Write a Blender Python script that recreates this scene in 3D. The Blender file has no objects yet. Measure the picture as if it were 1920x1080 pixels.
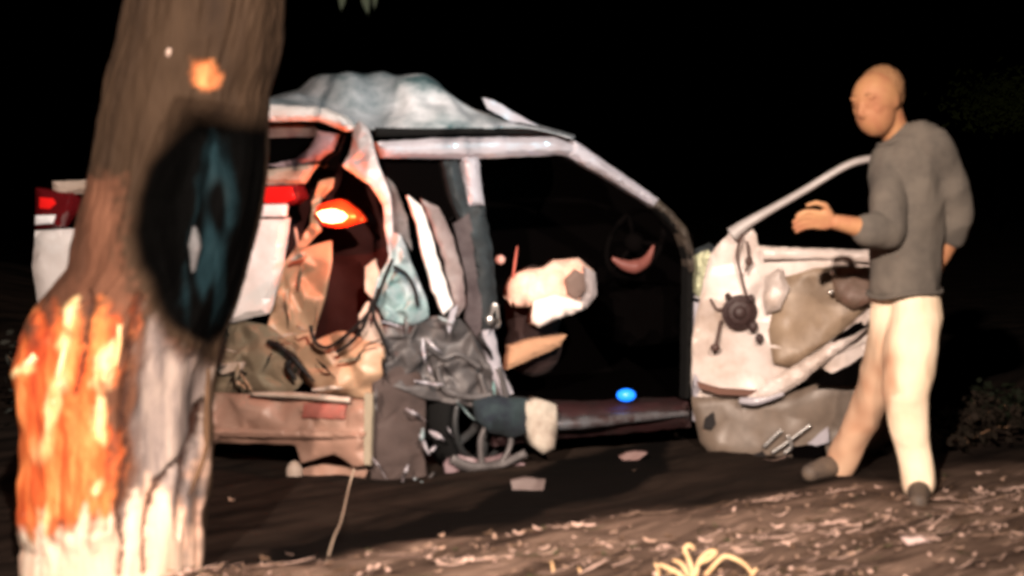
import bpy, bmesh, math, random
from mathutils import Vector, Matrix, noise
from mathutils.geometry import delaunay_2d_cdt

random.seed(7)
scn = bpy.context.scene
COL = scn.collection

# ------------------------------------------------------------------ camera, night sky, lamps, exposure
F = 2637.0; HOR = 300.0; CZ = 1.283
TILT = math.atan((540 - HOR) / F)
cam_d = bpy.data.cameras.new('camera'); cam = bpy.data.objects.new('camera', cam_d); COL.objects.link(cam)
cam.location = (0, 0, CZ); cam.rotation_euler = (math.pi / 2 - TILT, 0, 0)
cam_d.sensor_width = 36; cam_d.lens = 36 * F / 1920; cam_d.clip_end = 600
cam_d.dof.use_dof = True; cam_d.dof.focus_distance = 40.0; cam_d.dof.aperture_fstop = 2.7
scn.camera = cam

world = bpy.data.worlds.new('World'); scn.world = world; world.use_nodes = True
wn = world.node_tree; bg = wn.nodes['Background']
sky = wn.nodes.new('ShaderNodeTexSky'); sky.sky_type = 'NISHITA'; sky.sun_disc = False
sky.sun_elevation = math.radians(-9); sky.sun_rotation = math.radians(200)
wn.links.new(sky.outputs[0], bg.inputs[0]); bg.inputs[1].default_value = 0.02

def lamp(name, kind, loc, aim, energy, color, size, angle=None, blend=1.0):
    d = bpy.data.lights.new(name, kind); d.energy = energy; d.color = color
    if kind == 'SPOT':
        d.spot_size = math.radians(angle); d.spot_blend = blend; d.shadow_soft_size = size
    o = bpy.data.objects.new(name, d); COL.objects.link(o); o.location = loc
    o.rotation_euler = (Vector(aim) - Vector(loc)).to_track_quat('-Z', 'Y').to_euler()
    return o
# unseen warm spots behind the camera, and a weak bluish one added for tint
lamp('warm_spot', 'SPOT', (1.1, -2.2, 3.9), (-1.1, 5.0, .1), 5200, (1, .81, .68), .07, 44)
lamp('warm_spot', 'SPOT', (-1.5, -2.2, 3.5), (1.55, 5.4, .2), 5500, (1, .81, .68), .07, 52)  # added from the left to clear the person's shadow off the door
lamp('cool_spot', 'SPOT', (4.2, .6, 3.0), (-.7, 6.0, 1.2), 640, (.30, .82, 1), .12, 24)

scn.view_settings.view_transform = 'Standard'; scn.view_settings.look = 'None'
scn.view_settings.exposure = 0; scn.view_settings.gamma = 1; scn.view_settings.use_curve_mapping = False
scn.render.engine = 'CYCLES'; scn.cycles.use_denoising = True
scn.cycles.pixel_filter_type = 'BLACKMAN_HARRIS'; scn.cycles.filter_width = 2.4

# ------------------------------------------------------------------ helpers
ST, CT = math.sin(TILT), math.cos(TILT)
def ray(px, py):
    a = (px - 960) / F; b = (540 - py) / F
    return Vector((a, b * ST + CT, b * CT - ST))
EYE = Vector((0, 0, CZ))
def W(px, py, Y):
    d = ray(px, py); return EYE + d * (Y / d.y)
def G(px, py, z=0.0):
    d = ray(px, py); return EYE + d * ((z - CZ) / d.z)
def plane(c, dirdeg, flip=1):
    a = math.radians(dirdeg)
    n = Vector((math.sin(a), -math.cos(a), 0))
    c = Vector((c[0], c[1], 0))
    def fn(px, py, off=0.0):
        d = ray(px, py)
        t = n.dot(c + n * off - EYE) / d.dot(n)
        return EYE + d * t
    return fn
CX, CY = -.552, 5.6                       # the crushed rear corner of the car
S = plane((CX, CY), 20)                   # plane of the open side
R = plane((CX, CY), -20)                  # plane of the rear
_h = S(1297, 600)
D = plane((_h.x, _h.y), -10)              # plane of the open door

def ss(a, b, x):
    t = max(0, min(1, (x - a) / (b - a))); return t * t * (3 - 2 * t)
def frac(p, o=4, lac=2.0, g=.5):
    v = 0; a = 1; q = Vector(p)
    for _ in range(o):
        v += a * noise.noise(q); q = q * lac + Vector((7.1, 3.3, 5.7)); a *= g
    return v
def _hash(i, j, seed):
    v = math.sin(i * 127.1 + j * 311.7 + seed * 74.7) * 43758.5453
    return (v - math.floor(v)) * 2 - 1
def facets(x, y, seed, size):
    """sheet metal creased into flat irregular triangles: linear over a warped triangular lattice"""
    u, v = x / size + .45 * noise.noise(Vector((x / size * .8, y / size * .8, seed))), y / size + .45 * noise.noise(Vector((x / size * .8, y / size * .8, seed + 40)))
    k = (u + v) * .366; a, b = u + k, v + k; i, j = math.floor(a), math.floor(b); fa, fb = a - i, b - j
    h0, h3 = _hash(i, j, seed), _hash(i + 1, j + 1, seed)
    if fa > fb: return h0 * (1 - fa) + _hash(i + 1, j, seed) * (fa - fb) + h3 * fb
    return h0 * (1 - fb) + _hash(i, j + 1, seed) * (fb - fa) + h3 * fa
def folds(x, y, seed, n=4):
    return .62 * facets(x, y, seed % 97 + .3, .15) + .20 * facets(x + 5, y, seed % 89 + .7, .06)

def link(name, me, mat=None, parent=None, smooth=True):
    o = bpy.data.objects.new(name, me); COL.objects.link(o)
    if mat: me.materials.append(mat)
    if smooth: me.polygons.foreach_set('use_smooth', [True] * len(me.polygons))
    if parent is not None:
        o.parent = parent
        if parent.type == 'EMPTY': o.matrix_parent_inverse = Matrix.Translation(-Vector(parent.location))
    return o
def mesh(name, vs, fs, mat=None, parent=None, smooth=True):
    me = bpy.data.meshes.new(name); me.from_pydata([tuple(v) for v in vs], [], fs); me.update()
    bm = bmesh.new(); bm.from_mesh(me); bmesh.ops.recalc_face_normals(bm, faces=bm.faces); bm.to_mesh(me); bm.free()
    return link(name, me, mat, parent, smooth)
def thing(name, label, cat, loc, group=None):
    o = bpy.data.objects.new(name, None); COL.objects.link(o); o.location = loc; o.empty_display_size = .1
    return tag(o, label, cat, group)
def tag(o, label, cat, group=None):
    o['label'] = label; o['category'] = cat
    if group: o['group'] = group
    return o

def catmull(pts, n, closed=False):
    P = [Vector(p) for p in pts]; out = []; m = len(P)
    segs = m if closed else m - 1
    for i in range(segs):
        if closed: a, b, c, d = P[i - 1], P[i], P[(i + 1) % m], P[(i + 2) % m]
        else: a, b, c, d = P[max(i - 1, 0)], P[i], P[i + 1], P[min(i + 2, m - 1)]
        for k in range(n):
            t = k / n
            out.append(.5 * (2 * b + (c - a) * t + (2 * a - 5 * b + 4 * c - d) * t * t + (3 * b - a - 3 * c + d) * t ** 3))
    if not closed: out.append(P[-1])
    return out
def inpoly(x, y, P):
    c = False; j = len(P) - 1
    for i in range(len(P)):
        if (P[i][1] > y) != (P[j][1] > y) and x < (P[j][0] - P[i][0]) * (y - P[i][1]) / (P[j][1] - P[i][1]) + P[i][0]: c = not c
        j = i
    return c
def dpoly(x, y, P):
    best = 1e9; j = len(P) - 1
    for i in range(len(P)):
        ax, ay = P[j]; bx, by = P[i]; dx, dy = bx - ax, by - ay; L = dx * dx + dy * dy or 1e-9
        t = max(0, min(1, ((x - ax) * dx + (y - ay) * dy) / L))
        best = min(best, math.hypot(x - ax - t * dx, y - ay - t * dy)); j = i
    return best

def bend(o, k=.5):
    """round the facets of a creased sheet into bends that keep a tight crease"""
    me = o.data; a = me.attributes.new('crease_edge', 'FLOAT', 'EDGE'); rr = random.Random(len(me.edges))
    a.data.foreach_set('value', [k * rr.uniform(.3, 1.5) for _ in me.edges])
    me.polygons.foreach_set('use_smooth', [True] * len(me.polygons))
    m = o.modifiers.new('bend', 'SUBSURF'); m.levels = 2; m.render_levels = 2
def panel(name, pts, fn, mat, parent, th=.012, amp=.006, fold=0.0, res=11, off=0.0, bulge=0.0, bw=18, fsc=1.0, crease=0, seed=None, round_=0, smooth=True, tilt=None):
    """a sheet of metal or plastic lying on a plane of the car: outline, dents, rounded edge and real thickness"""
    if seed is None: seed = sum(ord(c) for c in name) + len(bpy.data.objects)
    if crease: res = crease
    P = [Vector((p[0], p[1], 0)) for p in pts]
    if round_: P = catmull(P, round_, True)
    Q = []
    for i in range(len(P)):                       # resample the outline
        a, b = P[i], P[(i + 1) % len(P)]; n = max(1, int((b - a).length / res))
        for k in range(n):
            q = a.lerp(b, k / n)
            if amp: q = q + Vector((noise.noise(q * .06 + Vector((seed, 0, 0))), noise.noise(q * .06 + Vector((0, seed, 9))), 0)) * min(2.5, amp * 250)
            Q.append((q.x, q.y))
    n0 = len(Q); V = [Vector((q[0], q[1])) for q in Q]
    xs = [q[0] for q in Q]; ys = [q[1] for q in Q]
    rr = random.Random(seed); y = min(ys) + res * .5; row = 0
    while y < max(ys):
        x = min(xs) + (res * .5 if row % 2 else 0)
        while x < max(xs):
            jt = .46 if crease else .25; jx, jy = x + rr.uniform(-jt, jt) * res, y + rr.uniform(-jt, jt) * res
            if inpoly(jx, jy, Q) and dpoly(jx, jy, Q) > res * .45: V.append(Vector((jx, jy)))
            x += res
        y += res * .87; row += 1
    r = delaunay_2d_cdt(V, [(i, (i + 1) % n0) for i in range(n0)], [], 1, 1e-5)
    v2, fs = r[0], [list(f) for f in r[2]]
    K = .0022
    front = []; back = []
    for v in v2:
        d = dpoly(v.x, v.y, Q); X, Z = v.x * K, v.y * K
        h = off + amp * (.35 if fold > .03 else 1) * frac((X * 6 + seed, Z * 6, seed * .3), 4) + (fold * rr.uniform(-.5, .5) * .42 if crease else fold * folds(X * fsc, Z * fsc, seed))
        if bulge: s = min(1, d / bw); h += bulge * (1 - (1 - s) ** 2)
        if tilt: h += tilt[0] * (v.x - min(xs)) / (max(xs) - min(xs)) + tilt[1] * (v.y - min(ys)) / (max(ys) - min(ys))
        front.append(fn(v.x, v.y, h)); 
    # back face: straight in along the plane normal, so that the sheet has parallel sides
    a = fn(*pts[0][:2], 0); b = fn(pts[0][0] + 50, pts[0][1], 0); c = fn(pts[0][0], pts[0][1] + 50, 0)
    n = (b - a).cross(c - a).normalized()
    if n.y < 0: n = -n
    back = [p + n * th for p in front]
    N = len(v2); faces = [f for f in fs] + [[i + N for i in reversed(f)] for f in fs]
    cnt = {}
    for f in fs:
        for i in range(len(f)):
            e = (f[i], f[(i + 1) % len(f)]); cnt[e] = 1
    for (i, j) in list(cnt):
        if (j, i) not in cnt: faces.append([j, i, i + N, j + N])
    o = mesh(name, front + back, faces, mat, parent, smooth and not (crease and smooth != 'soft'))
    if crease and smooth != 'soft': bend(o)
    if smooth and not crease:
        m = o.modifiers.new('edge', 'EDGE_SPLIT'); m.split_angle = math.radians(10 if fold > .03 else 28)
    return o

def tube(name, pts, r, mat, parent=None, sides=10, n=6, wob=0.0, flat=1.0, add=None):
    C = catmull(pts, n) if n > 1 else [Vector(p) for p in pts]
    m = len(C); rs = r if isinstance(r, (list, tuple)) else [r] * len(pts)
    vs, fs = [], []; up = Vector((0, 0, 1)); prev = None
    for i, p in enumerate(C):
        t = (C[min(i + 1, m - 1)] - C[max(i - 1, 0)]).normalized()
        if prev is None:
            ref = Vector((0, 1, 0)) if abs(t.y) < .9 else Vector((1, 0, 0)); u = (ref - t * ref.dot(t)).normalized()
        else: u = (prev - t * prev.dot(t)).normalized()
        prev = u; w = t.cross(u)
        f = i / (m - 1) * (len(rs) - 1); k = min(int(f), len(rs) - 2) if len(rs) > 1 else 0
        rad = rs[0] if len(rs) == 1 else rs[k] * (1 - f + k) + rs[k + 1] * (f - k)
        for s in range(sides):
            a = 2 * math.pi * s / sides
            q = rad * (1 + wob * noise.noise(p * 14 + Vector((math.cos(a), math.sin(a), 0)) * 1.3))
            vs.append(p + u * math.cos(a) * q * flat + w * math.sin(a) * q)
    for i in range(m - 1):
        for s in range(sides):
            fs.append([i * sides + s, i * sides + (s + 1) % sides, (i + 1) * sides + (s + 1) % sides, (i + 1) * sides + s])
    fs.append(list(range(sides))[::-1]); fs.append([(m - 1) * sides + s for s in range(sides)])
    if add is not None:
        b = len(add[0]); add[0].extend(vs); add[1].extend([[q + b for q in f] for f in fs]); return
    return mesh(name, vs, fs, mat, parent)

def sheet(name, rows, mat, parent, n=8, amp=.006, fold=0.0, th=.006, seed=1, smooth=True, crease=False):
    """a bent sheet through rows of 3D control points"""
    A = [catmull(r, n) for r in rows]; nv = len(A[0])
    cols = [catmull([A[i][j] for i in range(len(A))], n) for j in range(nv)]
    nu = len(cols[0]); g = [[cols[j][i] for j in range(nv)] for i in range(nu)]
    N = [[None] * nv for _ in range(nu)]; out = []
    for i in range(nu):
        for j in range(nv):
            du = g[min(i + 1, nu - 1)][j] - g[max(i - 1, 0)][j]; dv = g[i][min(j + 1, nv - 1)] - g[i][max(j - 1, 0)]
            q = du.cross(dv); N[i][j] = q.normalized() if q.length > 1e-9 else Vector((0, 0, 1))
    vs = []
    for i in range(nu):
        for j in range(nv):
            p = g[i][j]
            if crease: h = fold * _hash(i * 3 + 1, j * 7 + 2, seed) * .3 * (1 - .92 * ss(.60, .74, j / (nv - 1))) * (.3 if i == 0 else 1)
            else: h = amp * frac(p * 6 + Vector((seed, 0, 0)), 4) + fold * folds((p.x + p.y * .4) * .55, (p.z + p.y * .6) * .55, seed)
            vs.append(p + N[i][j] * h)
    k = len(vs); vs += [vs[i * nv + j] - N[i][j] * th for i in range(nu) for j in range(nv)]
    fs = []
    for i in range(nu - 1):
        for j in range(nv - 1):
            a, b, c, d = i * nv + j, i * nv + j + 1, (i + 1) * nv + j + 1, (i + 1) * nv + j
            fs += [[a, b, c, d], [d + k, c + k, b + k, a + k]]
    for i in range(nu - 1):
        for j in (0, nv - 1): fs.append([i * nv + j, (i + 1) * nv + j, (i + 1) * nv + j + k, i * nv + j + k])
    for j in range(nv - 1):
        for i in (0, nu - 1): fs.append([i * nv + j, i * nv + j + 1, i * nv + j + 1 + k, i * nv + j + k])
    o = mesh(name, vs, fs, mat, parent, smooth)
    if crease: bend(o, .35)
    else: o.modifiers.new('edge', 'EDGE_SPLIT').split_angle = math.radians(9)
    return o

def sphere_to(vs, fs, c, r, M=None, seg=14, rings=9):
    b = len(vs); c = Vector(c); rx, ry, rz = (r, r, r) if not hasattr(r, '__len__') else r
    def put(v):
        v = Vector(v)
        if M is not None: v = M @ v
        vs.append(c + v)
    put((0, 0, rz))
    for i in range(1, rings):
        a = math.pi * i / rings
        for s in range(seg):
            t = 2 * math.pi * s / seg; put((rx * math.sin(a) * math.cos(t), ry * math.sin(a) * math.sin(t), rz * math.cos(a)))
    put((0, 0, -rz)); e = len(vs) - 1
    for s in range(seg):
        fs.append([b, b + 1 + s, b + 1 + (s + 1) % seg]); q = b + 1 + (rings - 2) * seg
        fs.append([e, q + (s + 1) % seg, q + s])
        for i in range(rings - 2):
            p = b + 1 + i * seg; fs.append([p + s, p + seg + s, p + seg + (s + 1) % seg, p + (s + 1) % seg])

def limb_to(vs, fs, chain):
    """overlapping tapered capsules along a chain of (point, radius)"""
    for (p, r) in chain: sphere_to(vs, fs, p, r)
    for (p, r), (q, s) in zip(chain, chain[1:]):
        tube('', [p, q], [r, s], None, n=1, sides=16, add=(vs, fs))
def fuse(name, vs, fs, voxel, mat, parent, smooth=4, wrinkle=0.0, wscale=9, stretch=(1, 1, 1)):
    """melt overlapping volumes into one continuous skin"""
    me = bpy.data.meshes.new(name); me.from_pydata([tuple(v) for v in vs], [], fs); me.update()
    bm = bmesh.new(); bm.from_mesh(me); bmesh.ops.recalc_face_normals(bm, faces=bm.faces); bm.to_mesh(me); bm.free()
    o = bpy.data.objects.new(name, me); COL.objects.link(o)
    m = o.modifiers.new('r', 'REMESH'); m.mode = 'VOXEL'; m.voxel_size = voxel
    if smooth: s = o.modifiers.new('s', 'SMOOTH'); s.iterations = smooth; s.factor = .5
    dg = bpy.context.evaluated_depsgraph_get(); new = bpy.data.meshes.new_from_object(o.evaluated_get(dg))
    bpy.data.objects.remove(o); bpy.data.meshes.remove(me); new.name = name; new.materials.clear()
    if wrinkle:
        nr = [v.normal.copy() for v in new.vertices]
        for v, n in zip(new.vertices, nr):
            q = Vector((v.co.x * stretch[0], v.co.y * stretch[1], v.co.z * stretch[2])) * wscale
            v.co += n * wrinkle * (frac(q, 3) + .6 * (1 - 2 * abs(noise.noise(q * 1.4))))
    return link(name, new, mat, parent)

# ------------------------------------------------------------------ materials
def mat(name, base, rough=.5, metal=0.0, dirt=None, dscale=6, damt=.5, bump=0.0, bscale=60, coat=0.0, emit=None, estr=0.0, spec=.5, stretch=(1, 1, 1), rotz=0):
    m = bpy.data.materials.new(name); m.use_nodes = True; nt = m.node_tree; b = nt.nodes['Principled BSDF']
    b.inputs['Base Color'].default_value = (*base, 1); b.inputs['Roughness'].default_value = rough
    b.inputs['Metallic'].default_value = metal; b.inputs['Coat Weight'].default_value = coat
    b.inputs['Specular IOR Level'].default_value = spec
    tc = nt.nodes.new('ShaderNodeTexCoord'); mp = nt.nodes.new('ShaderNodeMapping'); mp.inputs['Scale'].default_value = stretch
    mp.inputs['Rotation'].default_value = (0, 0, math.radians(rotz)); mp.vector_type = 'POINT'
    if rotz:
        m0 = nt.nodes.new('ShaderNodeMapping'); m0.inputs['Rotation'].default_value = (0, 0, math.radians(rotz)); nt.links.new(tc.outputs['Object'], m0.inputs[0]); nt.links.new(m0.outputs[0], mp.inputs[0]); mp.inputs['Rotation'].default_value = (0, 0, 0)
    else: nt.links.new(tc.outputs['Object'], mp.inputs[0])
    if dirt:
        n = nt.nodes.new('ShaderNodeTexNoise'); n.inputs['Scale'].default_value = dscale; n.inputs['Detail'].default_value = 7; n.inputs['Roughness'].default_value = .65
        r = nt.nodes.new('ShaderNodeValToRGB'); r.color_ramp.elements[0].position = .5 - .3 * damt; r.color_ramp.elements[1].position = .62
        r.color_ramp.elements[0].color = (*dirt, 1); r.color_ramp.elements[1].color = (*base, 1)
        nt.links.new(mp.outputs[0], n.inputs['Vector']); nt.links.new(n.outputs['Fac'], r.inputs[0]); nt.links.new(r.outputs[0], b.inputs['Base Color'])
        q = nt.nodes.new('ShaderNodeMapRange'); q.inputs[1].default_value = .3; q.inputs[2].default_value = .65; q.inputs[3].default_value = min(1, rough + .3); q.inputs[4].default_value = rough
        nt.links.new(n.outputs['Fac'], q.inputs[0]); nt.links.new(q.outputs[0], b.inputs['Roughness'])
    if bump:
        n2 = nt.nodes.new('ShaderNodeTexNoise'); n2.inputs['Scale'].default_value = bscale; n2.inputs['Detail'].default_value = 5
        bp = nt.nodes.new('ShaderNodeBump'); bp.inputs['Strength'].default_value = bump; bp.inputs['Distance'].default_value = .01
        nt.links.new(mp.outputs[0], n2.inputs['Vector']); nt.links.new(n2.outputs['Fac'], bp.inputs['Height']); nt.links.new(bp.outputs[0], b.inputs['Normal'])
    if emit:
        b.inputs['Emission Color'].default_value = (*emit, 1); b.inputs['Emission Strength'].default_value = estr
    return m
M = {}
M['white'] = mat('bright_white_paint', (.80, .78, .78), .28, dirt=(.66, .60, .58), dscale=5, damt=.3, coat=.6)  # brighter copy of the car's white for the strongly lit panels
M['paint'] = mat('dim_white_paint', (.36, .345, .385), .2, dirt=(.24, .22, .24), dscale=3, damt=.5, coat=.7)  # dimmer copy of the same white: dust and shading painted in
M['roof_paint'] = mat('teal_lit_roof_paint', (.54, .56, .60), .16, dirt=(.05, .10, .11), dscale=3.2, damt=.45, coat=.5)  # cool teal light on the roof, painted in as patches
M['quarter_paint'] = mat('teal_lit_quarter_paint', (.34, .37, .40), .35, dirt=(.06, .17, .16), dscale=5.5, damt=.6, coat=.4)  # same teal light painted into the quarter colour
M['paint_dusty'] = mat('dusty_white_paint', (.50, .40, .34), .5, dirt=(.20, .13, .085), dscale=7, damt=.9)
M['door_paint'] = mat('door_shell_paint', (.60, .53, .50), .3, dirt=(.32, .24, .19), dscale=4, damt=.7)
M['bare'] = mat('bent_inner_metal', (.42, .27, .175), .32, dirt=(.25, .14, .08), dscale=4, damt=.8, bump=.2, bscale=30)
M['bumper'] = mat('dusty_bumper_plastic', (.31, .18, .135), .45, dirt=(.13, .075, .05), dscale=4, damt=.9, bump=.1)
M['boot'] = mat('soiled_boot_lining', (.17, .13, .085), .7, dirt=(.09, .065, .04), dscale=4, damt=.8, bump=.4, bscale=40)
M['skin_metal'] = mat('scraped_grey_metal', (.10, .09, .09), .5, .2, dirt=(.015, .012, .012), dscale=9, damt=.9, bump=.15)
M['mauve'] = mat('muddy_plastic', (.050, .032, .028), .8, dirt=(.018, .012, .011), dscale=4, damt=1)
M['trim'] = mat('dark_trim', (.022, .028, .032), .5, dirt=(.008, .009, .010), dscale=10, spec=.25)
M['black'] = mat('shade_black_lining', (.0015, .0012, .0012), 1, spec=0)  # near-black lining: deep shade put into the colour
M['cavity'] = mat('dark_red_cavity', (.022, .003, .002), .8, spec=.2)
M['rubber'] = mat('rubber', (.005, .005, .005), .9, bump=.3, bscale=80, spec=.1)
M['alloy'] = mat('alloy_wheel', (.025, .027, .028), .45, .4, dirt=(.03, .025, .025), dscale=12, damt=.9)
M['steel'] = mat('bright_steel', (.7, .68, .66), .25, .9)
M['red_lens'] = mat('lit_red_lens', (.5, .01, .01), .2, emit=(1, .012, .008), estr=.42, coat=1)
M['red_dark'] = mat('unlit_red_lens', (.10, .006, .008), .2, coat=1)
M['white_lens'] = mat('clear_lens', (.85, .83, .85), .2, coat=1)
M['bulb'] = mat('burning_bulb', (1, .6, .3), .4, emit=(1, .55, .20), estr=12)
M['bulb_glow'] = mat('red_lens_halo', (.6, .04, .01), .3, emit=(1, .035, .005), estr=.28)  # the bulb's red halo, put in as glowing lens pieces
M['led'] = mat('blue_lamp', (.02, .2, .9), .3, emit=(.0, .16, 1), estr=1.6)
M['seat'] = mat('maroon_seat_cloth', (.014, .0035, .0028), .9, bump=.2, bscale=90)
M['airbag'] = mat('cream_airbag_cloth', (.72, .48, .38), .85, dirt=(.50, .17, .10), dscale=5, damt=.9, bump=.15, bscale=40)  # orange cast of the light painted into the cloth
M['tan_trim'] = mat('tan_seat_foam', (.34, .19, .11), .9)
M['tealcloth'] = mat('teal_cloth', (.010, .022, .026), .85, dirt=(.004, .007, .014), dscale=14, bump=.3)
M['palecloth'] = mat('pale_cloth', (.36, .32, .27), .9, dirt=(.20, .15, .12), dscale=10)
M['reflector'] = mat('red_reflector', (.34, .10, .08), .25, dirt=(.22, .09, .07), dscale=14, coat=.5)
M['glass'] = mat('dark_glass', (.0012, .001, .001), .06, spec=.4)
M['wire'] = mat('black_wire', (.008, .006, .006), .5, spec=.2)
M['mirror_glass'] = mat('shattered_mirror', (.30, .31, .20), .2, .6, dirt=(.03, .035, .02), dscale=55, damt=.9, bump=.6, bscale=90)
M['skin'] = mat('skin', (.44, .225, .105), .55, dirt=(.36, .145, .072), dscale=10, bump=.06, bscale=120)
M['hair'] = mat('cropped_hair', (.27, .135, .06), .8, bump=.5, bscale=160)
M['shirt'] = mat('grey_tshirt', (.125, .108, .09), .95, dirt=(.08, .07, .06), dscale=8, bump=.1, bscale=250)
M['trousers'] = mat('khaki_trousers', (.86, .70, .52), .9, dirt=(.76, .58, .40), dscale=5, damt=.7, bump=.1, bscale=250)
M['shoe'] = mat('dark_shoe', (.05, .04, .035), .6, dirt=(.12, .085, .06), dscale=14)
M['eye'] = mat('dark_eye', (.06, .04, .03), .25)

# ------------------------------------------------------------------ ground
def lineside(x, y):                # metres behind the lit lip of the verge
    ax, ay, bx, by = -1.1, 4.15, 2.2, 5.75
    L = math.hypot(bx - ax, by - ay)
    return ((bx - ax) * (y - ay) - (by - ay) * (x - ax)) / L
def gz(x, y):
    s = lineside(x, y)
    fade = 1 - ss(.35, 1.0, x)
    left = ss(-1.6, -.7, x)
    z = -.03 * fade * left * math.exp(-((s - .45) / .26) ** 2)
    z += .03 * math.exp(-((s + .12) / .16) ** 2) * (1 - ss(1.2, 1.6, x) * .8)
    amp = .022 if s < .1 else .014
    z += amp * frac((x * 3.2 - y * .9, y * 6 + x * .6, 1), 4) * (1 + ss(9, 30, y) * 3)
    z += .5 * math.exp(-(((x + 4.6) / 1.4) ** 2 + ((y - 11) / 2.5) ** 2)) + .25 * math.exp(-(((x - 3.4) / .7) ** 2 + ((y - 7.4) / .7) ** 2))
    return z
xs = [-120, -60, -30, -18, -12, -9, -7, -6] + [-5 + .05 * i for i in range(60)] + [-2 + .025 * i for i in range(180)] + [2.5 + .05 * i for i in range(60)] + [5.5, 6, 7, 9, 12, 18, 30, 60, 120]
ys = [-30, -15, -8, -4, -1, 1, 2, 2.5] + [3 + .025 * i for i in range(160)] + [7 + .06 * i for i in range(100)] + [13, 14, 16, 19, 24, 32, 45, 70, 120, 250]
gv = [(x, y, gz(x, y)) for y in ys for x in xs]; nx = len(xs)
gf = [[j * nx + i, j * nx + i + 1, (j + 1) * nx + i + 1, (j + 1) * nx + i] for j in range(len(ys) - 1) for i in range(nx - 1)]
gm = mat('dry_earth', (.17, .115, .088), .95, dirt=(.013, .0085, .0065), dscale=1.7, damt=.5, bump=.7, bscale=9, spec=.05, stretch=(.55, 4.5, 1), rotz=-37)
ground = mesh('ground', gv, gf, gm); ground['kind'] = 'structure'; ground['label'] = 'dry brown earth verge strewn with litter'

SHADE_BAND = [G(*p).xy for p in ((360, 1090), (630, 1074), (790, 1028), (910, 995), (1010, 990), (1080, 955), (1240, 912), (1300, 884), (1300, 800), (1000, 856), (830, 930), (640, 970), (440, 1010))]  # shadow band in front of the car, painted into the ground
def ground_shade(x, y):
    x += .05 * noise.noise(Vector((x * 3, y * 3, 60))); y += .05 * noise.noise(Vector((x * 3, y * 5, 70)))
    far = max(ss(6.2, 7.6, y + .5 * noise.noise(Vector((x, y, 5)))) * ss(-1.9, -1.2, x), ss(9, 12, y)) * .93     # night dark beyond the verge, painted into the earth
    far = max(far, .88 * ss(-.02, .22, lineside(x, y) + .12 * noise.noise(Vector((x * 2, y * 4, 8)))))  # shade behind the lip, painted into the earth as well
    return max(far, ss(0, .14, dpoly(x, y, SHADE_BAND))) if inpoly(x, y, SHADE_BAND) else far
wa = ground.data.attributes.new('painted_shade', 'FLOAT', 'POINT'); wa.data.foreach_set('value', [ground_shade(v[0], v[1]) if v[1] > 3 else 0.0 for v in gv])
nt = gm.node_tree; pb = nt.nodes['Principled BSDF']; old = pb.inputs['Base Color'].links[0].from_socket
mx = nt.nodes.new('ShaderNodeMix'); mx.data_type = 'RGBA'; at = nt.nodes.new('ShaderNodeAttribute'); at.attribute_name = 'painted_shade'
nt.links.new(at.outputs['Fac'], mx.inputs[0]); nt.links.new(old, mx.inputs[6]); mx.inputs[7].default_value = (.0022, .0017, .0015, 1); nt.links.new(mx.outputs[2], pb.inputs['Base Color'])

# leaf litter: thousands of curled dead leaves and straws, nobody could count them
lv, lf, lc = [], [], []
rl = random.Random(3)
def bit(x, y, L, wd, yaw, lift, shade):
    z = gz(x, y) + .004
    b = len(lv); ca, sa = math.cos(yaw), math.sin(yaw); curl = rl.uniform(.05, .7) * min(L, .05); tip = rl.uniform(-.3, .5) * wd
    for k, t in enumerate((-.5, -.15, .2, .5)):
        w = wd * (.25, 1, .8, .1)[k] * .5; h = lift + curl * (t * t * 4) * .4
        for s in (-1, 1):
            lv.append((x + ca * t * L - sa * s * w, y + sa * t * L + ca * s * w, z + h + s * tip * .5 + .5 * abs(tip)))
    for k in range(3):
        i = b + 2 * k; lf.append([i, i + 1, i + 3, i + 2]); lc.append(shade)
n = 0
while n < 3400:
    y = 3.6 + 3.4 * rl.random() ** 1.5; x = rl.uniform(-.42, .46) * y * 1.1
    s = lineside(x, y)
    if s > .06 and rl.random() < .95: continue
    if ground_shade(x, y) > .4 and rl.random() < .93: continue
    pal = rl.random(); d = noise.noise(Vector((x * 1.3 - y * .7, y * 6 - x * 2.2, 3)))
    if d < .04 and rl.random() < .85: continue
    shade = (.60, .42, .35) if pal < .30 + .5 * d else (.36, .24, .18) if pal < .6 else (.09, .055, .035) if pal < .92 else (.05, .05, .022)
    k = rl.uniform(.75, 1.2)
    straw = rl.random() < .45
    bit(x, y, rl.uniform(.05, .2) if straw else rl.uniform(.012, .05), rl.uniform(.002, .006) if straw else rl.uniform(.006, .018), rl.gauss(.6, .25) if straw else rl.uniform(0, 6.3), rl.uniform(0, .006), tuple(c * k for c in shade)); n += 1
lm = mat('dead_leaves', (.3, .2, .13), .85, spec=.2)
nt = lm.node_tree; at = nt.nodes.new('ShaderNodeAttribute'); at.attribute_name = 'leafcol'; nt.links.new(at.outputs['Color'], nt.nodes['Principled BSDF'].inputs['Base Color'])
litter = mesh('leaf_litter', lv, lf, lm, None, False); litter['kind'] = 'stuff'; litter['label'] = 'dead leaves and straw lying over the verge'
ca = litter.data.color_attributes.new('leafcol', 'FLOAT_COLOR', 'CORNER')
i = 0
for f, c in zip(litter.data.polygons, lc):
    for k in f.loop_indices: ca.data[k].color = (*c, 1)

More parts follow.
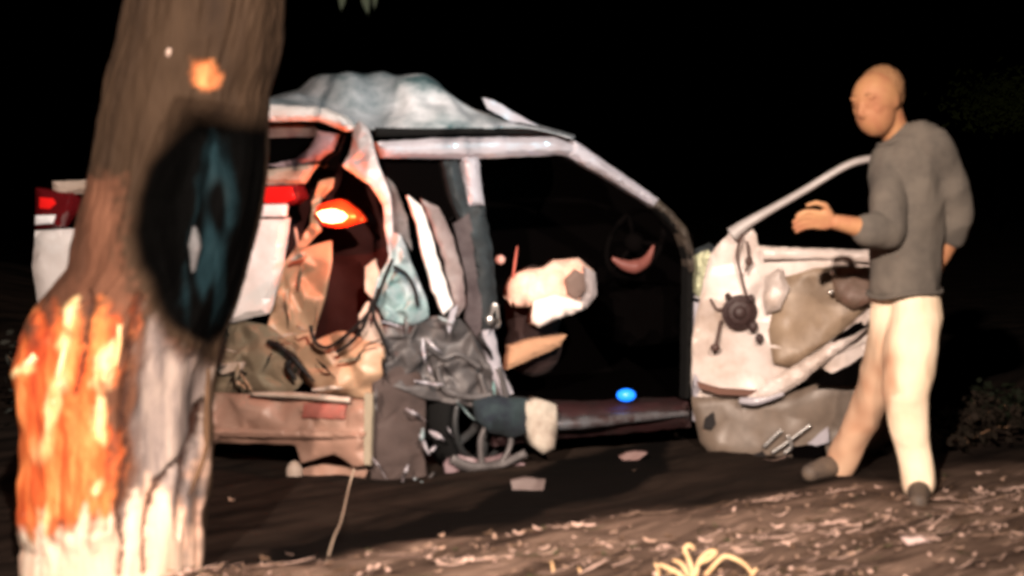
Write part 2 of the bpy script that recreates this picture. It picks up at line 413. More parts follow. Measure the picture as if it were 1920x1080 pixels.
# ------------------------------------------------------------------ tree with the stripped trunk
TD = 4.12
tree = thing('tree', 'scarred tree with bark torn off to orange wood and a dark hollow', 'tree', (-1.15, TD + .25, 0))
Lp = [(-420, 262), (-200, 255), (0, 245), (60, 232), (120, 215), (190, 200), (250, 190), (330, 175), (400, 158), (500, 135), (540, 105), (580, 72), (640, 48), (690, 33), (740, 40), (800, 50), (880, 45), (960, 44), (1080, 40), (1160, 20), (1240, -30)]
Rp = [(-420, 520), (-200, 528), (0, 526), (80, 522), (130, 513), (180, 500), (240, 498), (330, 494), (400, 482), (480, 462), (560, 438), (620, 412), (660, 398), (720, 390), (770, 388), (900, 382), (1000, 376), (1080, 371), (1160, 385), (1240, 430)]
def lerp_tab(T, y):
    if y <= T[0][0]: return T[0][1]
    for (a, b), (c, d) in zip(T, T[1:]):
        if y <= c:
            t = (y - a) / (c - a); return b + (d - b) * t
    return T[-1][1]
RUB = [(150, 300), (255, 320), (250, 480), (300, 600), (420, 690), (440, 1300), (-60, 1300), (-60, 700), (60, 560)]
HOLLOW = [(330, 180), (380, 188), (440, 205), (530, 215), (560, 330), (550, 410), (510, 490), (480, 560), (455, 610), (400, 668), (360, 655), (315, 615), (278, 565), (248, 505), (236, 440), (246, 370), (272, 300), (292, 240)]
TEAL = [(375, 240), (434, 255), (446, 340), (440, 430), (438, 520), (428, 610), (398, 655), (345, 625), (318, 580), (328, 500), (336, 420), (346, 340), (360, 280)]  # bluish sheen inside the hollow, painted into its colour
ORANGE = [(70, 570), (110, 545), (150, 575), (190, 545), (215, 560), (262, 545), (268, 590), (255, 650), (245, 700), (225, 740), (232, 800), (248, 880), (244, 960), (215, 1040), (170, 1010), (130, 1070), (90, 1030), (-40, 1070), (-60, 690)]
GREY = [(270, 560), (300, 590), (350, 650), (400, 660), (430, 700), (430, 1300), (-40, 1300), (-60, 1010), (200, 1000), (240, 900), (232, 800), (240, 700)]
CREAM = [(238, 880), (300, 850), (340, 900), (372, 800), (400, 760), (440, 1300), (-40, 1300), (-60, 930), (90, 950), (200, 930)]  # pale wood, with the bright light at the trunk foot painted in
SPOT = [(355, 110), (395, 105), (420, 135), (412, 165), (385, 180), (360, 160)]
CRACKS = [[(262, 560), (246, 640), (236, 720), (228, 780), (240, 860), (215, 950), (232, 1030), (226, 1090)], [(392, 760), (372, 820), (352, 880), (340, 950), (336, 1000)], [(345, 855), (300, 905), (285, 960), (278, 1010), (280, 1080)], [(165, 560), (160, 640), (150, 700), (140, 740)]]
def dline(x, y, P):
    best = 1e9
    for (ax, ay), (bx, by) in zip(P, P[1:]):
        dx, dy = bx - ax, by - ay; t = max(0, min(1, ((x - ax) * dx + (y - ay) * dy) / (dx * dx + dy * dy)))
        best = min(best, math.hypot(x - ax - t * dx, y - ay - t * dy))
    return best
def proj(p):
    d = p - EYE; f = d.y * CT - d.z * ST; return 960 + F * d.x / f, 540 - F * (d.y * ST + d.z * CT) / f
HI = [([(118, 650), (108, 720), (98, 800), (90, 850)], 22), ([(215, 590), (204, 660), (190, 720)], 17), ([(190, 760), (186, 850), (184, 920)], 13), ([(100, 980), (96, 1090)], 30), ([(140, 560), (128, 610)], 9), ([(60, 690), (35, 700)], 10)]  # painted highlight strips along the stripped wood
NR, NA = 300, 220
tv, tf, ta = [], [], []
for i in range(NR + 1):
    py = -420 + (1240 + 420) * i / NR
    l, r = lerp_tab(Lp, py), lerp_tab(Rp, py)
    a, b = W(l, py, TD + .22), W(r, py, TD + .22); c = (a + b) / 2; rad = (b - a).length / 2
    for k in range(NA):
        th = 2 * math.pi * k / NA
        dx, dy = math.cos(th), -math.sin(th)            # th 0..pi faces the camera
        px = (l + r) / 2 + (r - l) / 2 * dx
        px, py_ = proj(Vector((c.x + dx * rad, c.y + dy * rad * .95, c.z)))
        wob = Vector((px * .03, py_ * .03, 1)); jx, jy = px + 7 * noise.noise(wob) + 4 * noise.noise(wob * 4), py_ + 11 * noise.noise(wob + Vector((5, 5, 5))) + 5 * noise.noise(wob * 4.1)
        front = 1 if dy < 0.05 else 0
        h = .008 * frac((th * 4, c.z * 3, 2), 5) + .014 * noise.noise(Vector((th * 2.2, c.z * .8, 9)))
        ho = og = gr = te = sp = cr = ru = crm = hi = hy = 0.0
        if front:
            kx, ky = px + 10 * noise.noise(wob * .45), py_ + 12 * noise.noise(wob * .45 + Vector((8, 8, 8)))
            if inpoly(kx, ky, HOLLOW): dd = dpoly(kx, ky, HOLLOW); ho = ss(.0, 1, dd / (22 + 45 * (1 - ss(200, 320, ky)))); hy += (.13 * ss(0, 1, dd / 75) + .012 * min(1, dd / 8)) * max(0, 1 - dx * dx)
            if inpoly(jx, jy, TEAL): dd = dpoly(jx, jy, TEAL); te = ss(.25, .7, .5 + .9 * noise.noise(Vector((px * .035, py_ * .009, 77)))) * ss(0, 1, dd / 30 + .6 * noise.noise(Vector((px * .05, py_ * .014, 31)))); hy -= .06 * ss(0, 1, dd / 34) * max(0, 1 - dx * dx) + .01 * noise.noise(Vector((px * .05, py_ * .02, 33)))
            if inpoly(jx, jy, ORANGE):
                dd = dpoly(jx, jy, ORANGE); og = ss(.0, 1.15, dd / 62 + .5 * noise.noise(wob * 2.2) + .7 * noise.noise(Vector((px * .045, py_ * .010, 21))))
                h += .012 * ss(0, 1, dd / 70) * (1 - 2 * abs(noise.noise(Vector((px * .022, py_ * .0045, 4))))) + .010 * noise.noise(Vector((px * .05, py_ * .02, 7)))
            if inpoly(jx, jy, GREY): dd = dpoly(jx, jy, GREY); gr = ss(.0, 1, dd / 40 + .6 * noise.noise(Vector((px * .05, py_ * .02, 27)))); h += -.010 * gr + .012 * gr * noise.noise(Vector((px * .03, py_ * .006, 14)))
            if inpoly(jx, jy, CREAM): crm = ss(.25, .95, dpoly(jx, jy, CREAM) / 75 + .9 * noise.noise(Vector((px * .055, py_ * .011, 61))) + .3 * noise.noise(wob * 2))
            for P_, w_ in HI:
                dd = dline(jx, jy, P_)
                if dd < w_ * 1.6: q = 1 - ss(.1, 1.3, dd / w_ + .8 * noise.noise(Vector((px * .11, py_ * .012, 51)))); q *= ss(.30, .62, .5 + 1.1 * noise.noise(Vector((px * .022, py_ * .011, 91)))); hi = max(hi, q); h += .008 * q
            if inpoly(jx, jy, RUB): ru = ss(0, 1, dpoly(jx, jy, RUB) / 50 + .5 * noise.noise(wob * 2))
            if inpoly(jx, jy, SPOT): sp = min(1, dpoly(jx, jy, SPOT) / 14); h -= .02 * sp
            for C_ in CRACKS:
                dd = dline(jx, jy, C_)
                if dd < 14: q = 1 - dd / 14; h -= .03 * q; cr = max(cr, ss(.5, .9, q))
        bark = 1 - max(ho, og, gr)
        th2 = th + .35 * noise.noise(Vector((th * 2, c.z * 2.5, 44)))
        h += bark * (.007 * (1 - 2 * abs(noise.noise(Vector((th2 * 7, c.z * 3.4, 3))))) + .006 * (1 - 2 * abs(noise.noise(Vector((th * 15, c.z * 9, 13))))))
        rr_ = rad * 1.0 + h
        tv.append((c.x + dx * rr_, c.y + dy * rr_ * .95 + hy, c.z)); ta.append((ho, og, gr, te, sp, cr, ru, crm, hi))
for i in range(NR):
    for k in range(NA):
        tf.append([i * NA + k, i * NA + (k + 1) % NA, (i + 1) * NA + (k + 1) % NA, (i + 1) * NA + k])
tf.append(list(range(NA))); 
def trunk_mat():
    m = bpy.data.materials.new('trunk'); m.use_nodes = True; nt = m.node_tree; b = nt.nodes['Principled BSDF']
    b.inputs['Roughness'].default_value = .85; b.inputs['Specular IOR Level'].default_value = .25
    tc = nt.nodes.new('ShaderNodeTexCoord'); mp = nt.nodes.new('ShaderNodeMapping'); mp.inputs['Scale'].default_value = (1, 1, .22)
    nt.links.new(tc.outputs['Object'], mp.inputs[0])
    def ns(sc, det=6, vec=mp):
        n = nt.nodes.new('ShaderNodeTexNoise'); n.inputs['Scale'].default_value = sc; n.inputs['Detail'].default_value = det; n.inputs['Roughness'].default_value = .65
        nt.links.new(vec.outputs[0], n.inputs['Vector']); return n
    def ramp(n, *st):
        r = nt.nodes.new('ShaderNodeValToRGB'); e = r.color_ramp.elements
        while len(e) < len(st): e.new(.5)
        for x, (p, c) in zip(e, st): x.position = p; x.color = (*c, 1)
        nt.links.new(n.outputs['Fac'], r.inputs[0]); return r
    def A(n):
        a = nt.nodes.new('ShaderNodeAttribute'); a.attribute_name = n; return a
    def mix(f, a, b_):
        x = nt.nodes.new('ShaderNodeMix'); x.data_type = 'RGBA'
        nt.links.new(f.outputs['Fac'], x.inputs[0]); nt.links.new(a, x.inputs[6]); nt.links.new(b_, x.inputs[7]); return x.outputs[2]
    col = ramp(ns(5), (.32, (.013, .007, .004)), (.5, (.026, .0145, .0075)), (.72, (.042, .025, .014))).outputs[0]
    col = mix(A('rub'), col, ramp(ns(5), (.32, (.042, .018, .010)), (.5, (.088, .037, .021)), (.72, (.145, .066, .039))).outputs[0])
    col = mix(A('orange'), col, ramp(ns(13), (.33, (.34, .045, .014)), (.48, (.58, .12, .032)), (.6, (.74, .25, .08)), (.74, (.84, .50, .24))).outputs[0])
    col = mix(A('wood_highlight'), col, ramp(ns(16), (.32, (.74, .30, .09)), (.5, (.86, .60, .28)), (.7, (.9, .74, .46))).outputs[0])
    col = mix(A('grey'), col, ramp(ns(10), (.34, (.06, .05, .05)), (.5, (.19, .155, .145)), (.68, (.38, .31, .27))).outputs[0])
    col = mix(A('cream'), col, ramp(ns(7), (.3, (.64, .36, .26)), (.5, (.80, .56, .43)), (.7, (.9, .8, .66))).outputs[0])
    col = mix(A('spot'), col, ramp(ns(20), (.35, (.30, .06, .02)), (.65, (.62, .24, .09))).outputs[0])
    col = mix(A('hollow'), col, ramp(ns(14), (.4, (.0006, .0006, .0006)), (.7, (.0015, .0015, .0015))).outputs[0])
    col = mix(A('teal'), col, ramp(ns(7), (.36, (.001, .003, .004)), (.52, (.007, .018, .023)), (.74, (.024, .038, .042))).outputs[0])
    col = mix(A('crack'), col, ramp(ns(20), (.4, (.03, .012, .008)), (.7, (.05, .02, .012))).outputs[0])
    nt.links.new(col, b.inputs['Base Color'])
    mr = nt.nodes.new('ShaderNodeMapRange'); mr.inputs[3].default_value = .2; mr.inputs[4].default_value = .02; nt.links.new(A('hollow').outputs['Fac'], mr.inputs[0]); nt.links.new(mr.outputs[0], b.inputs['Specular IOR Level'])
    bp = nt.nodes.new('ShaderNodeBump'); bp.inputs['Strength'].default_value = .5; bp.inputs['Distance'].default_value = .012
    nt.links.new(ns(34, 8).outputs['Fac'], bp.inputs['Height']); nt.links.new(bp.outputs[0], b.inputs['Normal'])
    return m
TM = trunk_mat()
trunk = mesh('trunk', tv, tf, TM, tree)
for k, nm in enumerate(('hollow', 'orange', 'grey', 'teal', 'spot', 'crack', 'rub', 'cream', 'wood_highlight')):
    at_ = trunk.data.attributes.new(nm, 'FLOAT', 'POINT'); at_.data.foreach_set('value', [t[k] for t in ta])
def front_of_trunk(px, py, out=0.0):
    ax, ay = px, py
    for _ in range(6):
        l, r = lerp_tab(Lp, ay), lerp_tab(Rp, ay); a, b = W(l, ay, TD + .22), W(r, ay, TD + .22); c = (a + b) / 2; rad = (b - a).length / 2 + out
        dx = max(-1, min(1, (ax - (l + r) / 2) / ((r - l) / 2))); p = Vector((c.x + dx * rad, c.y - math.sqrt(max(0, 1 - dx * dx)) * rad * .95, c.z))
        q = proj(p); ax += px - q[0]; ay += py - q[1]
    return p
woodm = mat('highlight_wood', (.88, .70, .42), .8, dirt=(.72, .30, .09), dscale=14, damt=.5, bump=.4, bscale=60, stretch=(1, 1, .2))  # pale slivers stand in for highlights on the wood
for P, rr_ in (([(124, 640), (112, 700), (100, 760)], (.004, .012, .004)), ([(204, 620), (198, 680), (188, 760)], (.004, .011, .004)), ([(66, 668), (44, 692), (22, 704)], (.012, .011, .004)), ([(222, 565), (226, 620), (216, 690)], (.004, .012, .004))):
    tube('highlight_splinter', [front_of_trunk(x, y, .006) for x, y in P], list(rr_), woodm, tree, sides=9, n=8, wob=.7)
barkm = mat('torn_bark', (.13, .07, .035), .9, dirt=(.05, .025, .012), dscale=14, bump=.8, bscale=40, stretch=(1, 1, .3))
for P, rr_ in (([(392, 690), (388, 780), (370, 860), (354, 930)], (.006, .010, .008, .003)),):
    tube('bark_strip', [front_of_trunk(x, y, .0) for x, y in P], list(rr_), barkm, tree, sides=9, n=8, wob=.8)
chip = []; v_, f_ = [], []
tube('', [front_of_trunk(364, 425, -.045), front_of_trunk(366, 460, -.038), front_of_trunk(362, 515, -.05)], [.004, .02, .004], None, n=8, wob=.4, add=(v_, f_))
mesh('sheen_sliver', v_, f_, mat('sheen_grey', (.13, .125, .13), .8, dirt=(.05, .055, .06), dscale=20), tree)  # grey sliver stands in for the highlight inside the hollow
v_, f_ = [], []; sphere_to(v_, f_, front_of_trunk(316, 100, .0), (.018, .014, .022)); mesh('knot', v_, f_, mat('pale_knot', (.34, .26, .22), .8, dirt=(.16, .1, .08), dscale=40), tree)
# limbs and hanging leaves above the frame
top = W(392, -400, TD + .22)
limbm = barkm
L1 = [top + Vector((0, 0, -.1)), top + Vector((-.25, .3, .5)), top + Vector((-.7, .7, 1.2))]
L2 = [top + Vector((0.02, 0, -.1)), top + Vector((.35, .05, .42)), top + Vector((.85, .1, .6)), top + Vector((1.3, .0, .35))]
tube('limb', L1, [.22, .14, .06], limbm, tree, n=8, wob=.2); tube('limb', L2, [.2, .11, .06, .02], limbm, tree, n=8, wob=.2)
leafm = mat('green_leaf', (.010, .014, .009), .8, spec=.1)
def leaf_to(vs, fs, base, d, L, w, sag=.2):
    d = Vector(d).normalized(); s = d.cross(Vector((0, 1, .2))).normalized(); b = len(vs)
    for k, t in enumerate((0, .3, .65, 1)):
        p = base + d * L * t + Vector((0, 0, -sag * L * t * t)); q = (.08, 1, .8, .02)[k] * w / 2
        vs += [p - s * q, p + Vector((0, -.15 * q, 0)), p + s * q]
    for k in range(3):
        for j in range(2): a = b + 3 * k + j; fs.append([a, a + 1, a + 4, a + 3])
sp0 = W(690, -120, 4.2)
tube('twig', [L2[2], (L2[2] + sp0) / 2 + Vector((.03, 0, .05)), sp0, W(680, -40, 4.2)], [.014, .008, .006, .003], limbm, tree)
for (x0, y0, x1, y1, w) in ((644, -45, 640, 20, .028), (680, -30, 690, 27, .026), (664, -60, 655, -4, .03), (705, -45, 702, 18, .018), (720, -80, 760, -20, .03)):
    vs, fs = [], []; a, b = W(x0, y0, 4.2), W(x1, y1, 4.19); leaf_to(vs, fs, a, b - a, (b - a).length, w, 0); mesh('leaf', vs, fs, leafm, tree)
cv, cf = [], []; rc = random.Random(5)
for k in range(900):
    base = rc.choice([L1[1], L1[2], L2[1], L2[2], L2[3]]) + Vector((rc.gauss(0, .4), rc.gauss(0, .4), abs(rc.gauss(.35, .35))))
    leaf_to(cv, cf, base, (rc.uniform(-1, 1), rc.uniform(-1, 1), rc.uniform(-.6, .4)), rc.uniform(.06, .12), rc.uniform(.02, .04))
mesh('crown', cv, cf, leafm, tree)

# ------------------------------------------------------------------ the wrecked car
car = thing('wrecked_car', 'crushed white hatchback with torn open rear corner, buckled roof and front door hanging open', 'car', (-.2, 6.4, 0))
# cabin shell so that the openings look into shade painted near-black
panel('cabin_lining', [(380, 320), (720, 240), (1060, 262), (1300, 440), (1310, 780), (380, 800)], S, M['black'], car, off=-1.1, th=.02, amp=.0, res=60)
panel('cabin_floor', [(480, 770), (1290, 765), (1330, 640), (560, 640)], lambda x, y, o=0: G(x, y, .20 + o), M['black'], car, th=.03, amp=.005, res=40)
# roof
rowA = [R(470, 204, .02), R(560, 203, .0), S(660, 236, -.03), S(730, 248, -.02), S(800, 246, -.02), S(865, 243, -.02), S(940, 241, -.02), S(1010, 244, -.02), S(1075, 262, -.02)]
rowC = [R(470, 190, -.55), R(560, 166, -.55), S(625, 136, -.5), S(690, 131, -.5), S(745, 131, -.45), S(815, 160, -.4), S(865, 203, -.35), S(950, 222, -.4), S(1078, 258, -.4)]
rowB = [a.lerp(c, .45) + Vector((0, 0, k)) for a, c, k in zip(rowA, rowC, (.01, .0, -.03, .01, .02, .02, .01, .0, 0))]
rowB[3] += Vector((0, .08, -.05))
back = Vector((-.1, .75, 0))
rowD = [c + back + Vector((0, 0, -.08)) for c in rowC]
roof = sheet('roof', [rowA, rowB, rowC, rowD], M['roof_paint'], car, n=2, amp=.003, fold=.11, seed=12, smooth=False, crease=True)
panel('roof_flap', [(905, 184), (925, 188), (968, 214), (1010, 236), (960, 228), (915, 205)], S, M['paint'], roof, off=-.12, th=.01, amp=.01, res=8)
tube('gutter_shadow', [S(704, 248, .012), S(800, 248, .012), S(900, 246, .012), S(1015, 250, .012)], [.02, .016, .014, .006], M['rubber'], roof, flat=.8)  # black tube stands in for the shadow along the roof rail
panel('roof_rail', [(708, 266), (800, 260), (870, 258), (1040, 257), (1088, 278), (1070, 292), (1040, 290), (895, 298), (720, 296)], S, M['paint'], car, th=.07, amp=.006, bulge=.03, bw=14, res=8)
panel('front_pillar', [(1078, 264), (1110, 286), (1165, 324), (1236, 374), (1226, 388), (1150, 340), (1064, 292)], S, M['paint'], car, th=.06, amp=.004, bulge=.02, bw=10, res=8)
panel('front_pillar', [(1234, 373), (1262, 398), (1288, 428), (1300, 466), (1303, 510), (1292, 512), (1289, 478), (1275, 440), (1252, 408), (1224, 388)], S, mat('shaded_pillar', (.055, .043, .032), .5, dirt=(.025, .018, .014), dscale=9), car, th=.06, off=.004, amp=.004, bulge=.02, bw=8, res=7)  # pillar fading into shade, put in as a darker colour
panel('door_seal', [(1237, 375), (1290, 432), (1300, 490), (1298, 600), (1294, 745), (1286, 748), (1288, 600), (1290, 490), (1277, 442), (1227, 389)], S, M['rubber'], car, th=.06, amp=.003, bulge=.015, bw=8, res=8)  # black seal also stands in for shade on the lower pillar
bp_ = panel('centre_pillar', [(866, 292), (897, 292), (902, 340), (908, 384), (880, 386), (873, 340)], S, M['paint'], car, th=.07, amp=.006, bulge=.02, bw=10, res=7)
panel('pillar_trim', [(880, 380), (908, 382), (924, 470), (932, 560), (926, 625), (902, 640), (894, 560), (886, 470), (850, 380), (832, 302), (858, 300)], S, M['trim'], car, off=-.015, th=.05, amp=.012, bulge=.02, bw=12, res=8)
panel('pillar_foot', [(904, 620), (926, 616), (938, 680), (962, 738), (940, 742), (915, 690)], S, M['paint'], car, off=.0, th=.06, amp=.01, bulge=.015, bw=8, res=7, )
v_, f_ = [], []
for (x, y, r) in ((926, 578, .018), (918, 600, .02), (932, 606, .019)): sphere_to(v_, f_, S(x, y, .03), (r * .8, r * .6, r * 1.1))
tube('', [S(918, 598, .03), S(930, 570, .04), S(934, 606, .04)], .006, None, add=(v_, f_)); mesh('door_striker', v_, f_, M['steel'], car)
# sill
sill = panel('sill', [(935, 742), (1000, 756), (1110, 760), (1292, 752), (1296, 800), (1180, 812), (1050, 822), (925, 838)], S, mat('scuffed_maroon_sill', (.028, .011, .012), .35, dirt=(.012, .006, .006), dscale=8), car, off=-.05, th=.12, amp=.012, bulge=.05, bw=24, res=10)
tube('sill_rail', [S(1040, 795, .03), S(1090, 792, .04), S(1150, 786, .035), S(1240, 779, .02), S(1290, 776, 0)], [.026, .03, .026, .018, .012], mat('scuffed_sill_trim', (.15, .155, .17), .2, .5, dirt=(.05, .03, .03), dscale=14), sill, wob=.25)
# rear window area and tailgate
panel('spoiler', [(490, 196), (600, 201), (640, 218), (662, 242), (648, 246), (596, 226), (490, 229)], R, M['white'], car, off=.05, th=.05, amp=.006, bulge=.02, bw=9, res=7)
panel('rear_window', [(300, 240), (490, 229), (596, 228), (652, 250), (630, 320), (590, 312), (300, 330)], R, M['glass'], car, off=-.04, th=.008, amp=.004, res=14)
panel('window_trim', [(596, 246), (634, 252), (622, 282), (590, 304), (535, 314), (500, 310), (550, 300), (582, 276)], R, mat('mauve_trim', (.26, .19, .21), .6, dirt=(.14, .09, .10), dscale=9), car, off=.0, th=.02, amp=.01, bulge=.02, bw=10, res=7)
panel('window_header', [(490, 234), (585, 234), (600, 250), (585, 258), (490, 258)], R, mat('brown_header', (.11, .08, .07), .7, dirt=(.06, .03, .03), dscale=9), car, off=-.02, th=.02, amp=.008, res=8)
tg = panel('tailgate', [(66, 432), (130, 429), (300, 414), (538, 409), (530, 470), (522, 520), (500, 588), (440, 604), (300, 606), (76, 606), (60, 500)], R, M['white'], car, th=.03, amp=.008, bulge=.03, bw=14, res=12)
panel('tailgate_edge', [(150, 338), (300, 326), (485, 320), (592, 308), (566, 344), (485, 348), (300, 356), (100, 366), (98, 340)], R, M['paint_dusty'], car, off=.02, th=.03, amp=.006, bulge=.02, bw=9, res=9)
lt = panel('tail_light', [(67, 352), (138, 362), (130, 398), (110, 426), (67, 428)], R, M['red_dark'], car, off=.03, th=.06, amp=0, bulge=.02, bw=10, res=8); lt['label'] = 'left tail light, red over a small white reversing lens'
panel('lit_lens', [(74, 370), (98, 372), (104, 382), (92, 392), (74, 390)], R, M['red_lens'], lt, off=.055, th=.008, amp=0, bulge=.006, bw=8, res=7)
panel('reverse_lens', [(66, 404), (104, 403), (98, 419), (66, 421)], R, M['white_lens'], lt, off=.055, th=.01, amp=0, bulge=.006, bw=6, res=6)
rt = panel('tail_light', [(300, 352), (488, 347), (556, 346), (566, 372), (548, 384), (300, 388)], R, M['red_dark'], car, off=.02, th=.06, amp=0, bulge=.015, bw=10, res=9); rt['label'] = 'broken right tail light still lit red'
panel('lit_lens', [(400, 352), (545, 350), (552, 372), (535, 380), (400, 382)], R, M['red_lens'], rt, off=.04, th=.008, amp=0, bulge=.006, bw=8, res=8)
rv = panel('reverse_lens', [(400, 386), (536, 383), (534, 406), (400, 408)], R, M['white_lens'], rt, off=.03, th=.02, amp=.002, bulge=.006, bw=6, res=6)
# torn rear corner
panel('corner_cavity', [(520, 360), (600, 300), (700, 320), (742, 400), (745, 520), (715, 610), (640, 660), (560, 670), (500, 610)], R, M['cavity'], car, off=-.28, th=.02, amp=.04, fold=.03, res=14)
panel('quarter_panel', [(662, 240), (672, 224), (690, 238), (708, 307), (731, 367), (736, 433), (730, 480), (722, 440), (718, 385), (694, 346), (640, 312), (654, 290), (660, 262)], R, mat('greyed_white_paint', (.50, .46, .47), .4, dirt=(.30, .25, .25), dscale=7, coat=.3), car, off=.06, th=.012, amp=.012, fold=.06, bulge=.015, bw=12, crease=14)
panel('quarter_panel', [(734, 432), (752, 440), (772, 490), (800, 560), (806, 596), (770, 612), (722, 600), (700, 560), (708, 520), (728, 490)], S, M['quarter_paint'], car, off=.03, th=.012, amp=.016, fold=.14, bulge=.02, bw=14, crease=18, seed=23)
panel('quarter_panel', [(722, 330), (742, 350), (764, 410), (772, 470), (752, 442), (734, 430), (732, 380)], S, M['skin_metal'], car, off=.02, th=.012, amp=.01, res=7)
strut = panel('torn_strut', [(596, 340), (628, 332), (622, 352), (600, 376), (592, 410), (604, 430), (572, 462), (532, 512), (520, 505), (556, 462), (582, 420), (584, 380)], R, M['bare'], car, off=-.02, th=.012, amp=.014, fold=.08, crease=12)
panel('torn_inner_panel', [(530, 500), (566, 466), (620, 450), (622, 490), (608, 560), (590, 620), (584, 668), (548, 668), (500, 612), (520, 550)], R, M['bare'], car, off=-.03, th=.014, amp=.022, fold=.20, crease=26, seed=5)
panel('torn_flange', [(685, 500), (704, 486), (710, 510), (700, 560), (684, 545)], R, M['paint_dusty'], car, off=.0, th=.01, amp=.012, res=6)
panel('torn_flange', [(672, 590), (690, 566), (708, 590), (722, 640), (690, 655), (676, 630)], R, M['paint_dusty'], car, off=.02, th=.01, amp=.016, fold=.02, res=6)
# exposed burning bulb in the torn lamp
bu = panel('bulb_housing', [(588, 402), (594, 386), (610, 380), (634, 374), (652, 382), (668, 394), (682, 414), (660, 422), (632, 428), (604, 422)], R, M['bulb_glow'], car, off=.02, th=.03, amp=.012, bulge=.02, bw=14, res=7)
panel('bulb', [(594, 400), (606, 394), (624, 393), (640, 398), (648, 406), (640, 415), (622, 418), (604, 414)], R, M['bulb'], bu, off=.05, th=.02, amp=.006, bulge=.02, bw=10, res=6)
bl = lamp('bulb_light', 'POINT', R(630, 406, .13), R(640, 470, -.3), 9, (1, .13, .03), .03)
# crushed boot, inner metal
panel('boot_lining', [(385, 650), (405, 615), (450, 600), (505, 612), (548, 650), (576, 705), (540, 745), (385, 748)], R, M['boot'], car, off=-.01, th=.02, amp=.03, fold=.16, bulge=.04, bw=30, crease=24, seed=31)
panel('crushed_floor_panel', [(548, 660), (590, 640), (640, 618), (690, 640), (722, 650), (718, 700), (694, 748), (600, 742), (566, 715)], R, M['bare'], car, off=.0, th=.014, amp=.024, fold=.18, bulge=.03, bw=20, crease=26, seed=41)
panel('bent_bracket', [(402, 690), (430, 680), (456, 680), (452, 692), (415, 702)], R, M['paint_dusty'], car, off=.07, th=.02, amp=.004, res=6)
v_, f_ = [], []
for P in (([(520, 650), (545, 665), (566, 690), (590, 716)]), ([(548, 672), (540, 690), (556, 712)]), ([(500, 640), (530, 652), (548, 676)])):
    tube('', [R(x, y, .065) for x, y in P], [.006, .016, .012, .004], None, wob=.6, add=(v_, f_))
mesh('torn_harness', v_, f_, M['wire'], car)
rt_ = random.Random(21)
TANGLE = [([(395, 610), (560, 620), (720, 640), (715, 740), (395, 742)], R, .075, 16), ([(500, 430), (600, 430), (600, 660), (500, 620)], R, .05, 6), ([(720, 590), (930, 600), (950, 740), (820, 860), (720, 720)], S, .06, 16), ([(692, 690), (830, 690), (820, 930), (692, 930)], S, .08, 9)]
for P_, fn_, o_, cnt_ in TANGLE:
    xs_ = [p[0] for p in P_]; ys_ = [p[1] for p in P_]; c_ = 0
    while c_ < cnt_:
        x, y = rt_.uniform(min(xs_), max(xs_)), rt_.uniform(min(ys_), max(ys_))
        if not inpoly(x, y, P_): continue
        c_ += 1; a = rt_.gauss(1.2, .7) if fn_ is S else rt_.gauss(.5, .8); L = rt_.uniform(22, 62)
        pts = [fn_(x + math.cos(a + .5 * t * (k - .5)) * L * t, y + math.sin(a + .5 * t * (k - .5)) * L * t, o_ + rt_.uniform(-.04, .05)) for t, k in ((-.5, rt_.random()), (-.1, .5), (.2, .5), (.5, rt_.random()))]
        m_ = rt_.choice([M['bare'], M['wire'], M['wire'], M['paint_dusty'], M['boot']] if fn_ is R else [M['skin_metal'], M['wire'], M['quarter_paint'], M['paint'], M['paint']])
        w = rt_.uniform(.004, .013)
        tube('torn_shard', pts, [w * .4, w, w * .8, w * .15], m_, car, sides=6, n=4, wob=.7, flat=.35)
# bumper
bum = panel('bumper', [(370, 738), (480, 740), (660, 750), (690, 752), (692, 806), (690, 872), (660, 876), (625, 852), (560, 872), (552, 834), (410, 832), (370, 842)], R, M['bumper'], car, off=.06, th=.04, amp=.012, fold=.09, bulge=.03, bw=16, crease=24, seed=8)
panel('bumper_ledge', [(385, 802), (560, 808), (686, 812), (680, 822), (560, 822), (385, 818)], R, M['bumper'], bum, off=.10, th=.03, amp=.005, bulge=.01, bw=6, res=7)
tube('bumper_lip', [R(470, 739, .10), R(560, 742, .105), R(656, 750, .10)], [.008, .013, .012], M['paint_dusty'], bum, wob=.3)
panel('reflector', [(570, 756), (648, 760), (644, 786), (566, 783)], R, M['reflector'], bum, off=.10, th=.02, amp=.002, bulge=.008, bw=8, res=7)
panel('bumper_flange', [(683, 738), (699, 738), (694, 872), (682, 870)], R, mat('grey_green_edge', (.26, .22, .16), .5, dirt=(.22, .18, .13), dscale=9), car, off=.09, th=.02, amp=.006, res=6)
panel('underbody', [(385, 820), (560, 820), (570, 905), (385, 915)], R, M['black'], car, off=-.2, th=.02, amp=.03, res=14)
panel('hanging_skirt', [(540, 884), (600, 872), (690, 880), (680, 900), (600, 898), (560, 915), (520, 912)], R, M['bumper'], car, off=.02, th=.02, amp=.02, res=7)
panel('exhaust_shield', [(440, 892), (490, 878), (535, 892), (520, 915), (470, 918)], R, M['skin_metal'], car, off=-.02, th=.02, amp=.03, fold=.04, res=7)
v_, f_ = [], []; sphere_to(v_, f_, R(552, 886, .04), (.035, .03, .05)); mesh('tow_eye_cap', v_, f_, M['paint_dusty'], car)
